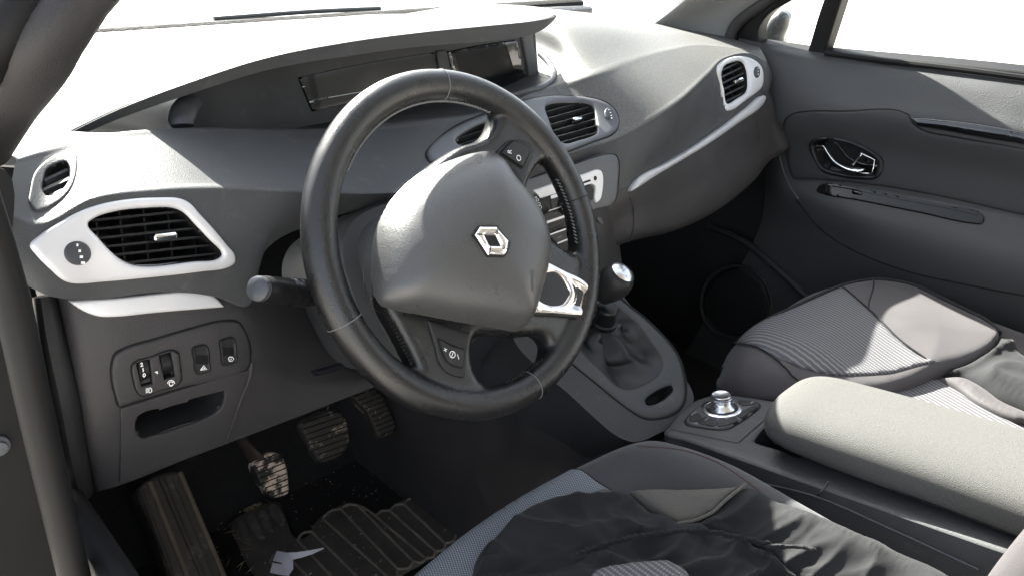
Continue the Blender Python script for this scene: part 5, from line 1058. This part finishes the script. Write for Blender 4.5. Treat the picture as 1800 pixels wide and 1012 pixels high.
RL = [((1552, 578), (1748, 752)), ((1482, 606), (1692, 806)), ((1412, 640), (1642, 846)), ((1340, 668), (1590, 880)), ((1246, 612), (1530, 898)), ((1160, 630), (1450, 938)), ((1068, 680), (1410, 985)), ((1010, 745), (1300, 1030)), ((940, 790), (1210, 1080)), ((870, 850), (1110, 1100)), ((800, 900), (1010, 1120))]
for i, (a, b) in enumerate(RL):
    q = pm_.px(Z7([a, lerp(a, b, .33), lerp(a, b, .66), b])); tube(mb, [V3((x[0], x[1], .0410)) for x in q], .0026, 'rib', 8, n=3)
    if i < len(RL)-1:
        c = RL[i+1]; m_ = lerp(b, c[1], .5); q = pm_.px(Z7([b, (m_[0]+14, m_[1]+14), c[1]])); tube(mb, [V3((x[0], x[1], .0410)) for x in q], .0024, 'rib', 8, n=5)
        if abs(a[1]-c[0][1]) < 60: m_ = lerp(a, c[0], .5); q = pm_.px(Z7([a, (m_[0]-10, m_[1]-12), c[0]])); tube(mb, [V3((x[0], x[1], .0410)) for x in q], .0024, 'rib', 8, n=5)
mb.build('raised_ribs', mat_)
mb = MB()
for o_ in ([(640, 690), (665, 690), (705, 790), (705, 815), (680, 815), (640, 740)], [(685, 668), (710, 655), (765, 750), (775, 780), (745, 785), (715, 760)], [(745, 640), (770, 635), (820, 730), (815, 745), (790, 745)], [(800, 605), (825, 600), (880, 690), (868, 715), (840, 715)]): plate(mb, pm_.px(Z7(o_)), pm_, 'block', .009, .005, 0, sp=.004)
mb.build('heel_blocks', mat_)
pp_ = thing('paper_strip', 'crumpled white paper strip lying on the floor mat', 'paper', tuple(Zz(*Z7([(870, 890)])[0], .045))); mb = MB()
def ribbon(mb, A, B, m):
    n = len(A); mb.add(list(A)+list(B)+[p+V3((0, 0, .0008)) for p in list(A)+list(B)], [(i, i+1, n+i+1, n+i) for i in range(n-1)]+[(2*n+i, 2*n+i+1, 3*n+i+1, 3*n+i) for i in range(n-1)]+[(i, i+1, 2*n+i+1, 2*n+i) for i in range(n-1)]+[(n+i, n+i+1, 3*n+i+1, 3*n+i) for i in range(n-1)], m)
za = lambda l: [Zz(*Z7([(x, y)])[0], z) for x, y, z in l]
ribbon(mb, za([(1070, 819, .052), (1000, 833, .060), (930, 843, .062), (880, 845, .060), (832, 835, .056)]), za([(1072, 824, .052), (1010, 852, .056), (960, 868, .054), (900, 882, .052), (842, 872, .049)]), 'paper')
ribbon(mb, za([(832, 836, .055), (890, 850, .064), (914, 880, .062), (917, 925, .055), (892, 962, .05)]), za([(812, 885, .050), (850, 893, .058), (872, 908, .056), (866, 925, .05), (855, 955, .046)]), 'paper')
ribbon(mb, za([(868, 905, .053), (820, 898, .050), (812, 893, .048)]), za([(892, 962, .050), (840, 955, .047), (797, 945, .045)]), 'paper'); mb.build('paper', pp_, 40)
mb = MB()
def bit(x, y, z, L_, r_, m):
    a = random.random()*6.28; d = V3((math.cos(a), math.sin(a), random.uniform(-.1, .2)))*L_/2; s_ = d.cross(V3((0, 0, 1))).normalized()*r_; p = V3((x, y, z)); mb.add([p-d, p+s_, p+d, p-s_, p+V3((0, 0, r_*1.5))], [(0, 1, 4), (1, 2, 4), (2, 3, 4), (3, 0, 4), (0, 3, 2, 1)], m)
for i in range(320):
    c = Zz(*Z7([(random.gauss(690, 42), random.gauss(605, 24))])[0], .034); bit(c.x, c.y, .036, random.uniform(.003, .012), .0008, 'straw')
for i in range(330):
    x, y = random.uniform(-.68, -.18), random.uniform(.15, .66); bit(x, y, .045 if y < .55 else .034, random.uniform(.002, .008), random.uniform(.0004, .0011), random.choice(['straw', 'straw', 'grey']))
for i in range(14):
    c = Zz(*Z7([(random.gauss(640, 40), random.gauss(800, 80))])[0], .04); bit(c.x, c.y, .042, random.uniform(.015, .035), .0006, 'straw')
o = mb.build('crumbs'); tag(o, 'dry grass, straw and crumbs scattered on the floor', None, None, 'stuff')
# outside
g = MB(); g.add([(-60, -60, -.35), (60, -60, -.35), (60, 60, -.35), (-60, 60, -.35)], [(0, 1, 2, 3)], 'ground'); o = g.build('ground'); tag(o, 'pale concrete ground outside the car', None, None, 'structure')

# =================================================================== WORLD, SUN, CAMERA
AZ, EL = rad(12), rad(38.5)
w = bpy.data.worlds.new('World'); S.world = w; w.use_nodes = True; t = w.node_tree; bg = t.nodes['Background']
sk = t.nodes.new('ShaderNodeTexSky'); sk.sky_type = 'NISHITA'; sk.sun_disc = False; sk.sun_elevation = EL; sk.sun_rotation = AZ; sk.dust_density = 2.5; sk.air_density = 1.0
hs = t.nodes.new('ShaderNodeHueSaturation'); hs.inputs['Saturation'].default_value = .45; t.links.new(sk.outputs[0], hs.inputs['Color']); t.links.new(hs.outputs[0], bg.inputs[0]); bg.inputs[1].default_value = .08
sd = bpy.data.lights.new('sun', 'SUN'); sd.energy = 5.0; sd.angle = rad(.5); sd.color = (1, .96, .90); so = bpy.data.objects.new('sun', sd); COL.objects.link(so)
dirv = V3((math.sin(AZ)*math.cos(EL), math.cos(AZ)*math.cos(EL), math.sin(EL))); so.rotation_euler = dirv.to_track_quat('Z', 'Y').to_euler()
cd = bpy.data.cameras.new('camera'); cd.sensor_width = 36; cd.lens = 36*FPX/1800; cd.clip_start = .02; cd.clip_end = 500
co = bpy.data.objects.new('camera', cd); COL.objects.link(co); co.location = CAM
co.matrix_world = Matrix(((RT.x, UP.x, -FW.x, CAM.x), (RT.y, UP.y, -FW.y, CAM.y), (RT.z, UP.z, -FW.z, CAM.z), (0, 0, 0, 1))); S.camera = co
S.view_settings.view_transform = 'Standard'; S.view_settings.look = 'None'; S.view_settings.gamma = 1; S.view_settings.exposure = 3.12; S.view_settings.use_curve_mapping = False
S.render.engine = 'CYCLES'; S.cycles.max_bounces = 8; S.cycles.diffuse_bounces = 4; S.cycles.transparent_max_bounces = 12; S.cycles.sample_clamp_indirect = 8
try: S.cycles.use_denoising = True
except Exception: pass
